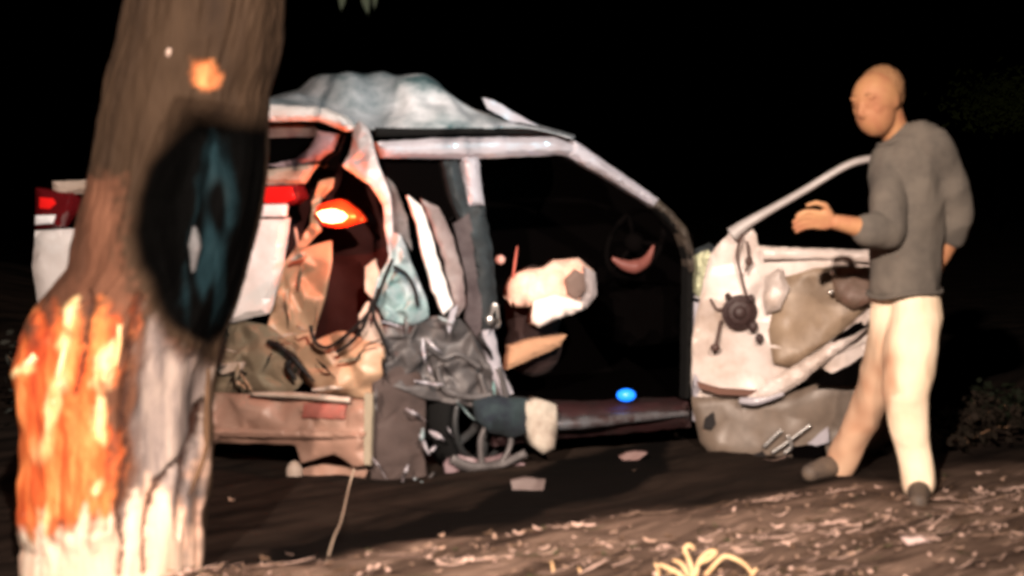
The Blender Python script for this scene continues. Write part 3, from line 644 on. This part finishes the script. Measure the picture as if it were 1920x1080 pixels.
# rear door, folded
panel('rear_door', [(708, 612), (760, 606), (812, 592), (862, 596), (906, 640), (940, 742), (900, 765), (800, 750), (725, 720), (702, 660)], S, M['skin_metal'], car, off=.0, th=.02, amp=.04, fold=.20, crease=24, seed=13)
panel('rear_door_frame', [(764, 366), (790, 386), (806, 430), (820, 480), (850, 572), (832, 590), (812, 545), (794, 480), (782, 420)], S, M['white'], car, off=.07, th=.02, amp=.008, bulge=.012, bw=9, res=6)
panel('rear_door_frame', [(788, 372), (822, 388), (848, 440), (868, 510), (874, 570), (858, 596), (846, 545), (830, 480), (806, 410)], S, mat('mauve_bent_frame', (.20, .16, .155), .5, dirt=(.12, .08, .08), dscale=8), car, off=.04, th=.02, amp=.012, fold=.02, bulge=.01, bw=8, res=6)
panel('rear_door_trim', [(850, 420), (880, 400), (896, 480), (904, 580), (900, 640), (872, 600), (878, 540), (866, 480)], S, mat('dark_mauve_trim', (.06, .045, .047), .7, dirt=(.03, .02, .022), dscale=8), car, off=.0, th=.02, amp=.012, res=7)
panel('rear_door_glass', [(716, 298), (834, 300), (856, 380), (850, 420), (790, 372), (764, 366), (730, 350)], S, M['glass'], car, off=-.06, th=.006, amp=.002, res=14)
panel('splinter', [(846, 580), (858, 572), (852, 600), (842, 626), (838, 610)], S, M['paint'], car, off=.08, th=.01, amp=.004, res=6)
panel('lower_side_panel', [(698, 690), (740, 676), (790, 700), (800, 760), (796, 850), (804, 920), (770, 934), (730, 928), (694, 936), (700, 800)], S, M['mauve'], car, off=.0, th=.02, amp=.02, fold=.05, bulge=.01, bw=8, crease=26)
# loose wires over the corner
v_, f_ = [], []
for P, f2 in (([(736, 486), (722, 520), (704, 566), (676, 604), (640, 636), (612, 652), (590, 640), (582, 610)], R), ([(700, 560), (682, 610), (660, 640), (632, 660)], R), ([(738, 500), (762, 515), (778, 545), (784, 575)], S), ([(710, 540), (700, 590), (716, 630), (730, 668)], S)):
    tube('', [f2(x, y, .09) for x, y in P], .008, None, add=(v_, f_))
mesh('loose_wire', v_, f_, M['wire'], car)
# rear wheel, knocked askew
wc = S(882, 778, -.17); wh = []
Mw = Matrix.Rotation(math.radians(52), 4, 'Z') @ Matrix.Rotation(math.radians(-10), 4, 'Y')
def wpt(a, r, y): return wc + Mw @ Vector((r * math.cos(a), y, r * math.sin(a)))
prof = [(.19, -.06), (.225, -.07), (.24, -.055), (.245, 0), (.24, .055), (.225, .07), (.19, .06), (.18, 0)]
vs, fs = [], []; NS = 40
for s in range(NS):
    for (r, y) in prof: vs.append(wpt(2 * math.pi * s / NS, r + (.006 if s % 2 and r > .26 else 0), y))
for s in range(NS):
    for q in range(8): fs.append([s * 8 + q, s * 8 + (q + 1) % 8, ((s + 1) % NS) * 8 + (q + 1) % 8, ((s + 1) % NS) * 8 + q])
wheel = mesh('wheel', vs, fs, M['rubber'], car)
vs, fs = [], []
tube('', [wpt(2 * math.pi * s / 24, .185, -.07) for s in range(25)], .014, None, n=1, add=(vs, fs))
tube('', [wpt(0, 0, -.05), wpt(0, 0, -.09)], .045, None, n=1, add=(vs, fs))
for s in range(6):
    a = 2 * math.pi * s / 6 + .3; tube('', [wpt(a, .03, -.07), wpt(a + .03, .1, -.08), wpt(a, .185, -.07)], [.024, .017, .02], None, flat=.6, add=(vs, fs))
mesh('rim', vs, fs, M['alloy'], wheel)
v_, f_ = [], []
for (P, r) in (([(900, 700), (915, 770), (900, 830), (905, 880)], .012), ([(935, 690), (950, 750), (958, 830), (930, 880)], .011), ([(820, 690), (835, 730), (880, 745), (925, 740)], .014), ([(800, 650), (830, 670), (860, 664), (900, 690)], .012), ([(846, 860), (880, 875), (940, 870), (985, 850)], .02)):
    tube('', [S(x, y, .02) for x, y in P], r, None, wob=.5, add=(v_, f_))
mesh('bent_suspension_link', v_, f_, M['skin_metal'], car)
panel('wheel_arch_liner', [(832, 872), (850, 850), (900, 862), (950, 850), (985, 870), (960, 905), (880, 912), (840, 902)], S, mat('mauve_liner', (.15, .10, .11), .5, dirt=(.1, .06, .06), dscale=9), car, off=-.02, th=.02, amp=.03, fold=.04, res=7)
# front seat, airbag, steering wheel
v_, f_ = [], []
for c, r in ((S(1000, 580, -.44), (.13, .10, .2)), (S(1000, 650, -.44), (.13, .12, .14))): sphere_to(v_, f_, c, r)
seat = fuse('front_seat', v_, f_, .012, M['seat'], car, 4, .004)
panel('torn_foam', [(950, 695), (956, 650), (1000, 636), (1062, 628), (1050, 650), (1000, 672)], S, M['tan_trim'], seat, off=-.2, th=.05, amp=.01, bulge=.02, bw=12, res=8)
panel('airbag', [(952, 556), (962, 524), (990, 505), (1020, 502), (1040, 488), (1085, 484), (1112, 506), (1118, 550), (1096, 580), (1050, 592), (1012, 612), (996, 606), (1002, 574), (968, 578)], S, M['airbag'], car, off=-.22, th=.06, amp=.03, fold=.20, bulge=.05, bw=26, crease=15, seed=17, smooth='soft')
ab = bpy.data.objects['airbag']
panel('airbag_fold', [(1002, 566), (1040, 552), (1092, 566), (1096, 580), (1050, 596), (1012, 614), (998, 604)], S, mat('pale_airbag_fold', (.80, .68, .62), .8), ab, off=-.12, th=.03, amp=.012, fold=.06, bulge=.02, bw=10, crease=12, smooth='soft')
panel('airbag_vent', [(1062, 524), (1080, 506), (1096, 516), (1098, 544), (1082, 562), (1066, 552)], S, mat('brown_patch', (.13, .085, .07), .8), ab, off=-.13, th=.02, amp=.008, bulge=.01, bw=8, res=7)  # brown patch laid on the bag
panel('airbag_side', [(1096, 500), (1116, 512), (1120, 552), (1100, 578), (1088, 574), (1100, 548)], S, mat('grey_bag_side', (.22, .19, .19), .8), ab, off=-.13, th=.03, amp=.008, bulge=.015, bw=8, res=7)
v_, f_ = [], []
sc = S(1190, 455, -.45)
Ms = Matrix.Rotation(math.radians(-50), 4, 'Z') @ Matrix.Rotation(math.radians(65), 4, 'X')
tube('', [sc + Ms @ Vector((.17 * math.cos(a), .17 * math.sin(a), 0)) for a in [2 * math.pi * k / 30 for k in range(31)]], .014, None, n=1, add=(v_, f_))
for a in (0, 2.2, 4.2): tube('', [sc, sc + Ms @ Vector((.17 * math.cos(a), .17 * math.sin(a), 0))], .012, None, n=1, add=(v_, f_))
sphere_to(v_, f_, sc, .05); sw = mesh('steering_wheel', v_, f_, mat('wheel_plastic', (.002, .0016, .0016), 1, spec=.02), car)
tube('lit_rim_arc', [S(1148, 484, -.3), S(1168, 496, -.3), S(1190, 500, -.3), S(1212, 488, -.3), S(1226, 460, -.3)], [.008, .024, .034, .024, .006], mat('pink_rim_light', (.16, .055, .045), .4), sw)  # pale crescent paints the lit foot of the wheel rim
panel('dashboard', [(1120, 560), (1200, 530), (1290, 540), (1290, 640), (1180, 650)], S, M['black'], car, off=-.6, th=.3, amp=.01, bulge=.05, res=16)
tube('seat_belt', [S(970, 462, -.2), S(966, 490, -.2), S(962, 520, -.22)], [.003, .006, .006], mat('red_belt', (.42, .10, .07), .8), car)
v_, f_ = [], []; sphere_to(v_, f_, S(938, 487, -.15), (.022, .016, .02)); mesh('belt_buckle', v_, f_, mat('pink_plastic', (.5, .26, .22), .5), car)
v_, f_ = [], []; sphere_to(v_, f_, S(1174, 741, -.03), (.042, .03, .028)); mesh('courtesy_lamp', v_, f_, M['led'], car)
# bonnet and front wing behind the open door
hb = [[S(1300, 560, -.05), S(1420, 580, -.02), S(1560, 600, .0), S(1640, 660, .0)], [S(1320, 540, -.6), S(1420, 545, -.6), S(1540, 565, -.6), S(1630, 630, -.6)], [S(1330, 530, -1.2), S(1420, 535, -1.2), S(1530, 550, -1.2), S(1600, 610, -1.2)]]
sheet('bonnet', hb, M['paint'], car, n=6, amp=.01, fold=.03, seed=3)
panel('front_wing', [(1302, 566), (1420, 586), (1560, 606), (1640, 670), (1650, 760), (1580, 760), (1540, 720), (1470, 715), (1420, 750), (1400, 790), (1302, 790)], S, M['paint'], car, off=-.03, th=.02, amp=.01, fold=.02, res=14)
# ---- open front door, seen from its inner side
door = panel('front_door', [(1330, 480), (1352, 452), (1386, 418), (1412, 428), (1424, 462), (1520, 466), (1640, 470), (1738, 472), (1746, 560), (1742, 640), (1640, 640), (1560, 676), (1445, 752), (1300, 752), (1292, 700), (1293, 650), (1308, 580)], D, M['door_paint'], car, off=-.04, th=.05, amp=.016, fold=.05, fsc=.6, bulge=.015, bw=10, res=7, seed=51)
door['label'] = 'open front door hanging from the front pillar, inner side bare'
panel('lower_door_skin', [(1294, 744), (1440, 746), (1500, 732), (1640, 680), (1740, 650), (1735, 740), (1700, 800), (1640, 850), (1580, 880), (1490, 896), (1400, 884), (1345, 868), (1312, 828)], D, mat('dusty_shaded_door_skin', (.15, .115, .09), .4, dirt=(.06, .042, .03), dscale=4, damt=.7), door, off=-.045, th=.03, amp=.012, fold=.09, bulge=.012, bw=10, crease=26, smooth='soft', seed=52)  # darker colour holds dust and shade on the lower door
tube('window_frame', [D(1372, 440, .0), D(1396, 422, .0), D(1440, 396, .0), D(1510, 356, .0), D(1580, 314, .0), D(1624, 299, .0), D(1690, 296, .0), D(1738, 322, .0), D(1750, 400, .0), D(1744, 474, .0)], [.034, .024, .018, .017, .017, .018, .02, .02, .022], mat('satin_frame', (.44, .41, .40), .35, dirt=(.3, .27, .26), dscale=4), door, flat=1.4)
panel('inner_recess', [(1452, 560), (1470, 520), (1530, 502), (1634, 500), (1640, 560), (1600, 604), (1540, 650), (1480, 690), (1450, 680), (1440, 620)], D, mat('beige_inner_trim', (.27, .20, .14), .4, dirt=(.13, .085, .052), dscale=4, damt=.6), door, off=.012, th=.012, amp=.01, fold=.07, bulge=.0, crease=22, smooth='soft', seed=54)
panel('belt_rail', [(1424, 466), (1530, 470), (1640, 474), (1700, 476), (1700, 494), (1640, 492), (1540, 486), (1430, 486)], D, M['door_paint'], door, off=.02, th=.03, amp=.004, bulge=.01, bw=8, res=7)
panel('latch_plate', [(1560, 520), (1600, 512), (1634, 520), (1636, 566), (1600, 580), (1566, 560)], D, mat('brown_latch_plate', (.14, .08, .06), .5, dirt=(.08, .05, .03), dscale=10), door, off=.05, th=.03, amp=.01, fold=.03, bulge=.01, bw=8, res=7)
for x, y in ((1562, 512), (1558, 548)):
    v_, f_ = [], []; sphere_to(v_, f_, D(x, y, .075), .012); mesh('door_bolt', v_, f_, M['steel'], door)
panel('door_fold', [(1436, 520), (1466, 500), (1480, 540), (1462, 580), (1436, 590), (1428, 560)], D, M['door_paint'], door, off=.03, th=.02, amp=.012, fold=.02, bulge=.03, bw=14, res=7)
panel('door_fold', [(1440, 716), (1500, 680), (1560, 640), (1630, 578), (1640, 600), (1600, 640), (1560, 668), (1500, 720), (1440, 752), (1400, 748)], D, M['door_paint'], door, off=.04, th=.02, amp=.012, fold=.05, bulge=.02, bw=10, res=7, seed=58)
panel('door_fold', [(1566, 668), (1630, 640), (1640, 652), (1600, 680), (1560, 700), (1544, 690)], D, M['door_paint'], door, off=.04, th=.02, amp=.012, fold=.04, res=6, seed=59)
for P in ([(1560, 640), (1600, 610), (1640, 590), (1640, 604), (1600, 628)], [(1540, 708), (1590, 690), (1640, 672), (1640, 706), (1590, 724), (1530, 722)]):
    panel('door_gap', P, D, M['black'], door, off=.055, th=.02, amp=.006, res=6)
panel('door_crease', [(1306, 716), (1350, 728), (1440, 734), (1436, 744), (1350, 740), (1310, 728)], D, mat('dark_brown_gap', (.10, .045, .03), .8), door, off=.035, th=.02, amp=.003, res=6)
tube('door_lip', [D(1386, 752, .03), D(1420, 752, .035), D(1470, 738, .03)], [.012, .02, .008], M['paint'], door, wob=.2)
v_, f_ = [], []
for k, r in ((0, .078), (1, .06), (2, .03)):
    c = D(1387, 586, .02 + .018 * k)
    sphere_to(v_, f_, c, (r, .02, r))
for x, y, r in ((1365, 556, .014), (1412, 612, .022), (1424, 634, .018), (1408, 560, .016)): sphere_to(v_, f_, D(x, y, .03), (r, .02, r * 1.2))
mesh('speaker', v_, f_, mat('dark_speaker', (.03, .014, .013), .6, bump=.4), door)
v_, f_ = [], []
for P in ([(1332, 560), (1345, 580), (1362, 574), (1372, 556)], [(1352, 600), (1346, 630), (1342, 650)], [(1392, 440), (1382, 478), (1390, 520), (1400, 556)], [(1400, 452), (1404, 490), (1398, 510)]):
    tube('', [D(x, y, .025) for x, y in P], .006, None, add=(v_, f_))
sphere_to(v_, f_, D(1341, 652, .02), (.022, .014, .018)); sphere_to(v_, f_, D(1404, 490, .02), (.016, .012, .022))
mesh('speaker_wire', v_, f_, mat('brown_wire', (.05, .022, .016), .6), door)
v_, f_ = [], []
for P, r in (([(1432, 838), (1452, 818), (1466, 806)], .010), ([(1446, 850), (1480, 826), (1520, 796)], .008), ([(1476, 816), (1484, 836), (1470, 850)], .010)):
    tube('', [D(x, y, .02) for x, y in P], r, None, add=(v_, f_))
mesh('window_regulator', v_, f_, M['steel'], door)
panel('hinge_hole', [(1322, 784), (1338, 772), (1342, 795), (1334, 806), (1318, 802)], D, M['wire'], door, off=.0, th=.01, amp=.002, res=6)
panel('torn_corner', [(1414, 852), (1430, 846), (1446, 866), (1436, 874), (1416, 868)], D, M['wire'], door, off=.0, th=.01, amp=.003, res=6)
panel('door_motor', [(1484, 842), (1546, 836), (1552, 872), (1540, 892), (1490, 892)], D, M['black'], door, off=.02, th=.05, amp=.006, res=7)
panel('paint_flake', [(1514, 832), (1552, 800), (1556, 830), (1530, 836)], D, M['paint'], door, off=.02, th=.008, amp=.004, res=6)
mir = panel('side_mirror', [(1296, 470), (1330, 456), (1346, 468), (1334, 520), (1316, 572), (1290, 560), (1286, 505)], D, M['trim'], door, off=-.14, th=.08, amp=.006, bulge=.02, bw=10, res=8)
panel('mirror_glass', [(1300, 480), (1328, 468), (1336, 484), (1326, 520), (1312, 558), (1297, 545), (1294, 505)], D, M['mirror_glass'], mir, off=-.11, th=.006, amp=.002, bulge=.004, res=7)

# ------------------------------------------------------------------ things around the wreck
v_, f_ = [], []
roll = thing('rolled_bundle', 'dark teal roll with a pale end lying against the car sill', 'bundle', S(960, 830, .1))
panel('cloth', [(892, 752), (920, 744), (960, 746), (996, 750), (998, 812), (960, 820), (920, 812), (896, 790)], S, M['tealcloth'], roll, off=.05, th=.10, amp=.012, fold=.10, bulge=.03, bw=22, crease=16, smooth='soft')
panel('cloth_end', [(988, 754), (1014, 750), (1044, 758), (1046, 800), (1040, 842), (1018, 852), (998, 836), (990, 800)], S, M['palecloth'], roll, off=.09, th=.10, amp=.01, fold=.06, bulge=.015, bw=12, crease=15, smooth='soft')
cord = tube('cord', [R(664, 880, .12), R(655, 910, .16), G(640, 975), G(626, 1020) + Vector((0, 0, .02)), G(612, 1062) + Vector((0, 0, .01))], .0035, mat('pale_cord', (.42, .33, .25), .8), None, n=8)
tag(cord, 'thin pale cord trailing from the bumper corner down to the ground', 'cord')
def debris(pts, fn, m, label, th=.03, off=0):
    o = panel('debris_piece', pts, fn, m, None, th=th, amp=.012, fold=.03, res=7, off=off)
    tag(o, label, 'debris', 'broken car pieces on the ground'); return o
debris([(958, 902), (985, 896), (1022, 902), (1018, 920), (980, 928), (960, 918)], lambda x, y, o=0: W(x, y, 5.46 - o), mat('grey_bumper_shard', (.12, .09, .085), .6), 'pale grey shard on the ground below the teal roll')
debris([(1160, 856), (1190, 846), (1214, 850), (1200, 860), (1170, 864)], lambda x, y, o=0: W(x, y, 5.95 - o), mat('pink_shard', (.12, .066, .06), .6), 'narrow pinkish shard under the door opening')
debris([(1690, 1010), (1730, 1008), (1772, 1026), (1760, 1034), (1720, 1030), (1700, 1020)], lambda x, y, o=0: W(x, y, 4.64 - o), mat('pinkish_shard', (.6, .45, .42), .6), 'pinkish white torn piece on the litter below the front foot', th=.02)
debris([(1785, 985), (1812, 984), (1822, 994), (1800, 1000)], lambda x, y, o=0: W(x, y, 4.82 - o), M['palecloth'], 'small cream scrap on the litter at far right', th=.015)

# dry weed in the foreground
wm = mat('dry_straw', (.72, .50, .28), .8, dirt=(.55, .33, .16), dscale=20)
def weed(label, stems, Y, r=.004, group='dry weeds at the bottom edge'):
    b = W(*stems[0][0], Y); o = thing('dry_weed', label, 'weed', (b.x, b.y, gz(b.x, b.y)), group)
    for k, P in enumerate(stems):
        pts = [W(x, y, Y - .03 + .02 * (k % 3)) for x, y in P]
        tube('stalk', pts, [r * 1.2] + [r] * (len(pts) - 2) + [r * .6], wm, o, n=6, sides=7)
weed('curled dry weed with looping pale stalks at the bottom edge', [[(1300, 1098), (1298, 1070), (1290, 1045), (1284, 1030), (1292, 1022), (1302, 1030)], [(1302, 1098), (1306, 1068), (1314, 1048), (1332, 1034), (1342, 1036), (1328, 1048), (1312, 1056)],
     [(1306, 1098), (1330, 1070), (1356, 1044), (1378, 1048), (1398, 1060), (1412, 1080)], [(1296, 1098), (1270, 1074), (1250, 1064), (1236, 1058)], [(1300, 1098), (1280, 1060), (1262, 1050)], [(1404, 1100), (1412, 1074), (1420, 1066)]], 4.2, .0065)
weed('two short upright straws at the bottom edge', [[(1040, 1086), (1036, 1062), (1034, 1052)], [(1092, 1086), (1088, 1072), (1084, 1064)]], 4.3, .004)
weed('bare bent sprig left of the curled weed', [[(1230, 1098), (1234, 1070), (1228, 1056)], [(1236, 1098), (1252, 1078), (1262, 1074)]], 4.25, .006)

# low shrubs and far tree
def shrub(label, c, rad, hgt, n, m, seed, group):
    rs = random.Random(seed); z0 = gz(c[0], c[1]); o = thing('shrub', label, 'shrub', (c[0], c[1], z0), group)
    vs, fs = [], []; sv, sf = [], []
    cl = [Vector((rs.gauss(0, .5) * rad, rs.gauss(0, .5) * rad, rs.uniform(.3, 1) * hgt)) for _ in range(14)]
    for q in cl: tube('', [Vector((c[0], c[1], z0)), Vector((c[0] + q.x * .5, c[1] + q.y * .5, z0 + q.z * .6)), Vector((c[0] + q.x, c[1] + q.y, z0 + q.z))], [.008, .005, .002], None, sides=5, n=3, add=(sv, sf))
    for k in range(n):
        q = rs.choice(cl); p = Vector((c[0] + q.x + rs.gauss(0, .12) * rad * 1.6, c[1] + q.y + rs.gauss(0, .12) * rad * 1.6, max(z0 + .01, z0 + q.z + rs.gauss(0, .14) * hgt)))
        leaf_to(vs, fs, p, (rs.uniform(-1, 1), rs.uniform(-1, 1), rs.uniform(-.5, .9)), rs.uniform(.03, .07), rs.uniform(.012, .03))
    mesh('foliage', vs, fs, m, o); mesh('stem', sv, sf, barkm, o)
dry = mat('dry_shrub_leaf', (.016, .011, .008), .8, dirt=(.006, .005, .003), dscale=9, spec=.1); grn = mat('dark_shrub_leaf', (.006, .008, .004), .7, spec=.1)
shrub('low dry brown shrub to the right of the walking person', (2.06, 6.3), .30, .15, 500, dry, 1, 'low shrubs beside the wreck')
shrub('dark green low shrub at the right edge of the frame', (2.46, 6.7), .33, .17, 500, grn, 2, 'low shrubs beside the wreck')
shrub('low dark shrub at the left edge beyond the scarred tree', (-2.25, 6.7), .22, .4, 300, mat('blackish_leaf', (.012, .012, .008), .8), 4, 'low shrubs beside the wreck')
ft = thing('far_tree', 'dim green tree in the dark beyond the person at upper right', 'tree', (8.6, 25, 0))
tube('trunk', [Vector((8.6, 25, -.5)), Vector((8.65, 25.1, 1.5)), Vector((8.5, 25, 2.6))], [.06, .05, .03], M['black'], ft)
vs, fs = [], []; rs = random.Random(9)
for k in range(1400):
    p = Vector((8.75 + rs.gauss(0, .42), 25 + rs.gauss(0, .4), 2.3 + rs.gauss(0, .22)))
    leaf_to(vs, fs, p, (rs.uniform(-1, 1), rs.uniform(-1, 1), rs.uniform(-.8, .5)), rs.uniform(.08, .16), rs.uniform(.04, .07))
mesh('crown', vs, fs, mat('dim_green_leaf', (.035, .050, .007), .7, spec=.1), ft)

# ------------------------------------------------------------------ the person
per = thing('person', 'person in grey t-shirt and khaki trousers stepping past the open car door', 'person', G(1650, 920))
PY = 5.42
mpx = PY / F
V_, F_ = [], []
# head, built in its own frame: x forward, y left, z up
fwd = Vector((-.72, -.62, -.30)).normalized(); up = (Vector((-.08, 0, 1)) - fwd * Vector((-.08, 0, 1)).dot(fwd)).normalized(); lft = up.cross(fwd)
HM = Matrix((fwd, lft, up)).transposed()
hc = W(1644, 182, PY - .04)
def hp(x, y, z): return hc + HM @ Vector((x, y, z))
sphere_to(V_, F_, hc, (.106, .086, .098), HM, 28, 18)
sphere_to(V_, F_, hp(.03, 0, -.055), (.080, .072, .09), HM, 24, 14)
sphere_to(V_, F_, hp(.058, 0, -.105), (.034, .038, .030), HM)
limb_to(V_, F_, [(hp(.098, 0, .005), .010), (hp(.116, 0, -.028), .013), (hp(.112, 0, -.038), .014)])
for s in (-1, 1):
    sphere_to(V_, F_, hp(.104, s * .013, -.038), .010); sphere_to(V_, F_, hp(.088, s * .032, .022), (.012, .024, .009), HM)
    sphere_to(V_, F_, hp(-.005, s * .078, -.015), (.024, .010, .034), HM); sphere_to(V_, F_, hp(.07, s * .042, -.03), (.022, .02, .022), HM)
sphere_to(V_, F_, hp(.098, 0, -.066), (.010, .026, .007), HM); sphere_to(V_, F_, hp(.095, 0, -.078), (.011, .022, .008), HM)
limb_to(V_, F_, [(hp(-.03, 0, -.04), .062), (W(1676, 246, PY), .056), (W(1706, 282, PY + .02), .07)])
# trunk, arms and legs of the body under the clothes
sh_n, el_n, wr_n = W(1746, 278, PY - .06), W(1800, 398, PY - .02), W(1766, 486, PY + .04)
sh_f, el_f, wr_f = W(1670, 300, PY + .0), W(1662, 438, PY - .14), W(1566, 416, PY - .22)
limb_to(V_, F_, [(W(1712, 300, PY), .10), (W(1702, 420, PY), .10), (W(1698, 500, PY), .085)])
limb_to(V_, F_, [(sh_n, .05), (el_n, .038), (W(1784, 445, PY + .01), .038), (wr_n, .027)])
limb_to(V_, F_, [(sh_f, .05), (el_f, .04), (W(1620, 428, PY - .19), .040), (wr_f, .028)])
def hand(w, pd, sd, nd, curl):
    """palm, four unequal bent fingers and a thumb leaving the side of the palm"""
    pd, sd, nd = Vector(pd).normalized(), Vector(sd).normalized(), Vector(nd).normalized()
    for s in (-.026, -.009, .009, .026): limb_to(V_, F_, [(w, .020), (w + pd * .045 + sd * s * .9, .0155), (w + pd * .088 + sd * s, .0115)])
    for s, L in ((-.029, .062), (-.010, .074), (.010, .078), (.029, .068)):
        b = w + pd * .090 + sd * s; d1 = (pd + nd * .25 * curl + sd * s * 3).normalized(); d2 = (pd + nd * .7 * curl + sd * s * 2).normalized(); d3 = (pd + nd * 1.2 * curl).normalized()
        k1 = b + d1 * L * .45; k2 = k1 + d2 * L * .32; k3 = k2 + d3 * L * .24
        limb_to(V_, F_, [(b, .0100), (k1, .0092), (k2, .0082), (k3, .0070)])
    b = w + pd * .025 + sd * .026; limb_to(V_, F_, [(b, .014), (b + (pd * .6 + sd * .8) * .042, .0115), (b + (pd * .85 + sd * .75 + nd * .2) * .072, .0092), (b + (pd * 1.0 + sd * .62 + nd * .35) * .094, .0075)])
hand(wr_f, (-.9, -.2, .12), (.05, -.35, .9), (-.1, .3, -.9), .8)
hand(wr_n, (-.55, -.1, -.8), (-.6, -.5, .4), (.3, .8, -.1), .9)
hip_f, kn_f, an_f = W(1712, 585, PY - .03), W(1698, 725, PY - .12), W(1724, 908, 5.30)
hip_b, kn_b, an_b = W(1678, 585, PY + .05), W(1640, 712, PY + .10), W(1572, 872, 5.68)
limb_to(V_, F_, [(hip_f, .065), (kn_f, .042), (an_f, .034)]); limb_to(V_, F_, [(hip_b, .06), (kn_b, .042), (an_b, .034)])
body = fuse('body', V_, F_, .0052, M['skin'], per, 3)
for s in (-1, 1):
    v_, f_ = [], []; sphere_to(v_, f_, hp(.075, s * .031, .006), .0115); mesh('eye', v_, f_, M['eye'], per)

# close-cropped hair on the crown and back of the head
v_, f_ = [], []
sphere_to(v_, f_, hp(-.046, 0, .026), (.078, .084, .084), HM, 24, 16); sphere_to(v_, f_, hp(-.065, 0, -.01), (.055, .072, .07), HM)
fuse('hair', v_, f_, .006, M['hair'], per, 2, .003, 40)
for s in (-1, 1): tube('eyebrow', [hp(.094, s * .014, .030), hp(.092, s * .030, .034), hp(.080, s * .048, .028)], [.003, .005, .002], M['hair'], per)
# t-shirt
v_, f_ = [], []
prof = [(1722, 240, 34, .075), (1714, 262, 52, .10), (1711, 300, 70, .125), (1706, 350, 70, .13), (1703, 410, 66, .128), (1700, 470, 64, .126), (1697, 520, 62, .128), (1696, 548, 61, .13)]
NSG = 40
for (x, y, hw, hd) in prof:
    c = W(x, y, PY)
    for s in range(NSG):
        a = 2 * math.pi * s / NSG; v_.append(c + Vector((math.cos(a) * hw * mpx, math.sin(a) * hd, .01 * math.cos(a))))
for i in range(len(prof) - 1):
    for s in range(NSG): f_.append([i * NSG + s, i * NSG + (s + 1) % NSG, (i + 1) * NSG + (s + 1) % NSG, (i + 1) * NSG + s])
f_.append(list(range(NSG))[::-1]); f_.append([(len(prof) - 1) * NSG + s for s in range(NSG)])
limb_to(v_, f_, [(W(1722, 262, PY - .03), .065), (sh_n, .078), (W(1776, 340, PY - .04), .064), (el_n + Vector((-.005, 0, .0)), .056), (W(1788, 445, PY + .01), .050)])
limb_to(v_, f_, [(W(1700, 285, PY), .08), (sh_f, .074), (W(1664, 380, PY - .10), .064), (el_f + Vector((.0, 0, .01)), .058), (W(1626, 430, PY - .185), .052)])
limb_to(v_, f_, [(W(1690, 262, PY), .062), (W(1712, 272, PY), .07)])
fuse('t_shirt', v_, f_, .0075, M['shirt'], per, 5, .014, 6, (1, 1, .6))
# trousers
v_, f_ = [], []
limb_to(v_, f_, [(W(1712, 545, PY - .02), .085), (W(1714, 600, PY - .03), .104), (W(1706, 680, PY - .08), .090), (W(1700, 740, PY - .12), .078), (W(1712, 830, 5.32), .064), (W(1724, 908, 5.30), .060)])
limb_to(v_, f_, [(W(1680, 545, PY + .03), .085), (W(1680, 610, PY + .05), .098), (W(1658, 690, PY + .10), .084), (W(1636, 748, PY + .14), .072), (W(1602, 820, 5.62), .064), (W(1572, 878, 5.68), .060)])
fuse('trousers', v_, f_, .0075, M['trousers'], per, 4, .015, 5, (1, 1, .55))
tr = bpy.data.objects['trousers'].data; ma = tr.attributes.new('leg_shade', 'FLOAT', 'POINT')  # shade on the rear leg, painted into the trouser colour
for v in tr.vertices:
    x, y = proj(v.co); lim = 1694 if y < 740 else 1680 - (y - 740) * .18
    ma.data[v.index].value = ss(-4, 26, lim - x + 14 * noise.noise(v.co * 11)) * ss(575, 680, y + 30 * noise.noise(v.co * 7)) * (.8 + .2 * noise.noise(v.co * 16))
nt = M['trousers'].node_tree; pb = nt.nodes['Principled BSDF']; old = pb.inputs['Base Color'].links[0].from_socket
mx = nt.nodes.new('ShaderNodeMix'); mx.data_type = 'RGBA'; at = nt.nodes.new('ShaderNodeAttribute'); at.attribute_name = 'leg_shade'
nt.links.new(at.outputs['Fac'], mx.inputs[0]); nt.links.new(old, mx.inputs[6]); mx.inputs[7].default_value = (.40, .21, .125, 1); nt.links.new(mx.outputs[2], pb.inputs['Base Color'])
ring = [W(1690, 262, PY) + Vector((.085 * math.cos(a), .075 * math.sin(a), .035 * math.cos(a) + .012)) for a in [2 * math.pi * k / 16 for k in range(17)]]
tube('collar', ring, .010, M['shirt'], per, n=2, sides=8)
for hx, hy, r in ((1696, 547, .137),):
    c = W(hx, hy, PY); tube('shirt_hem', [c + Vector((r * math.cos(a), r * 1.02 * math.sin(a), .012 * math.cos(a) + .006 * math.sin(3 * a))) for a in [2 * math.pi * k / 20 for k in range(21)]], .009, M['shirt'], per, n=2, sides=8, wob=.5)
for a, d in ((an_f, Vector((-.30, -.95, 0))), (an_b, Vector((-.75, -.6, 0)))):
    d.normalize(); z = gz(a.x, a.y) + .03; v_, f_ = [], []
    heel = Vector((a.x, a.y, z)) - d * .04
    limb_to(v_, f_, [(Vector((a.x, a.y, z + .07)), .042), (heel + Vector((0, 0, .012)), .042), (heel + d * .13 + Vector((0, 0, .008)), .044), (heel + d * .22, .036)])
    fuse('shoe', v_, f_, .007, M['shoe'], per, 3)
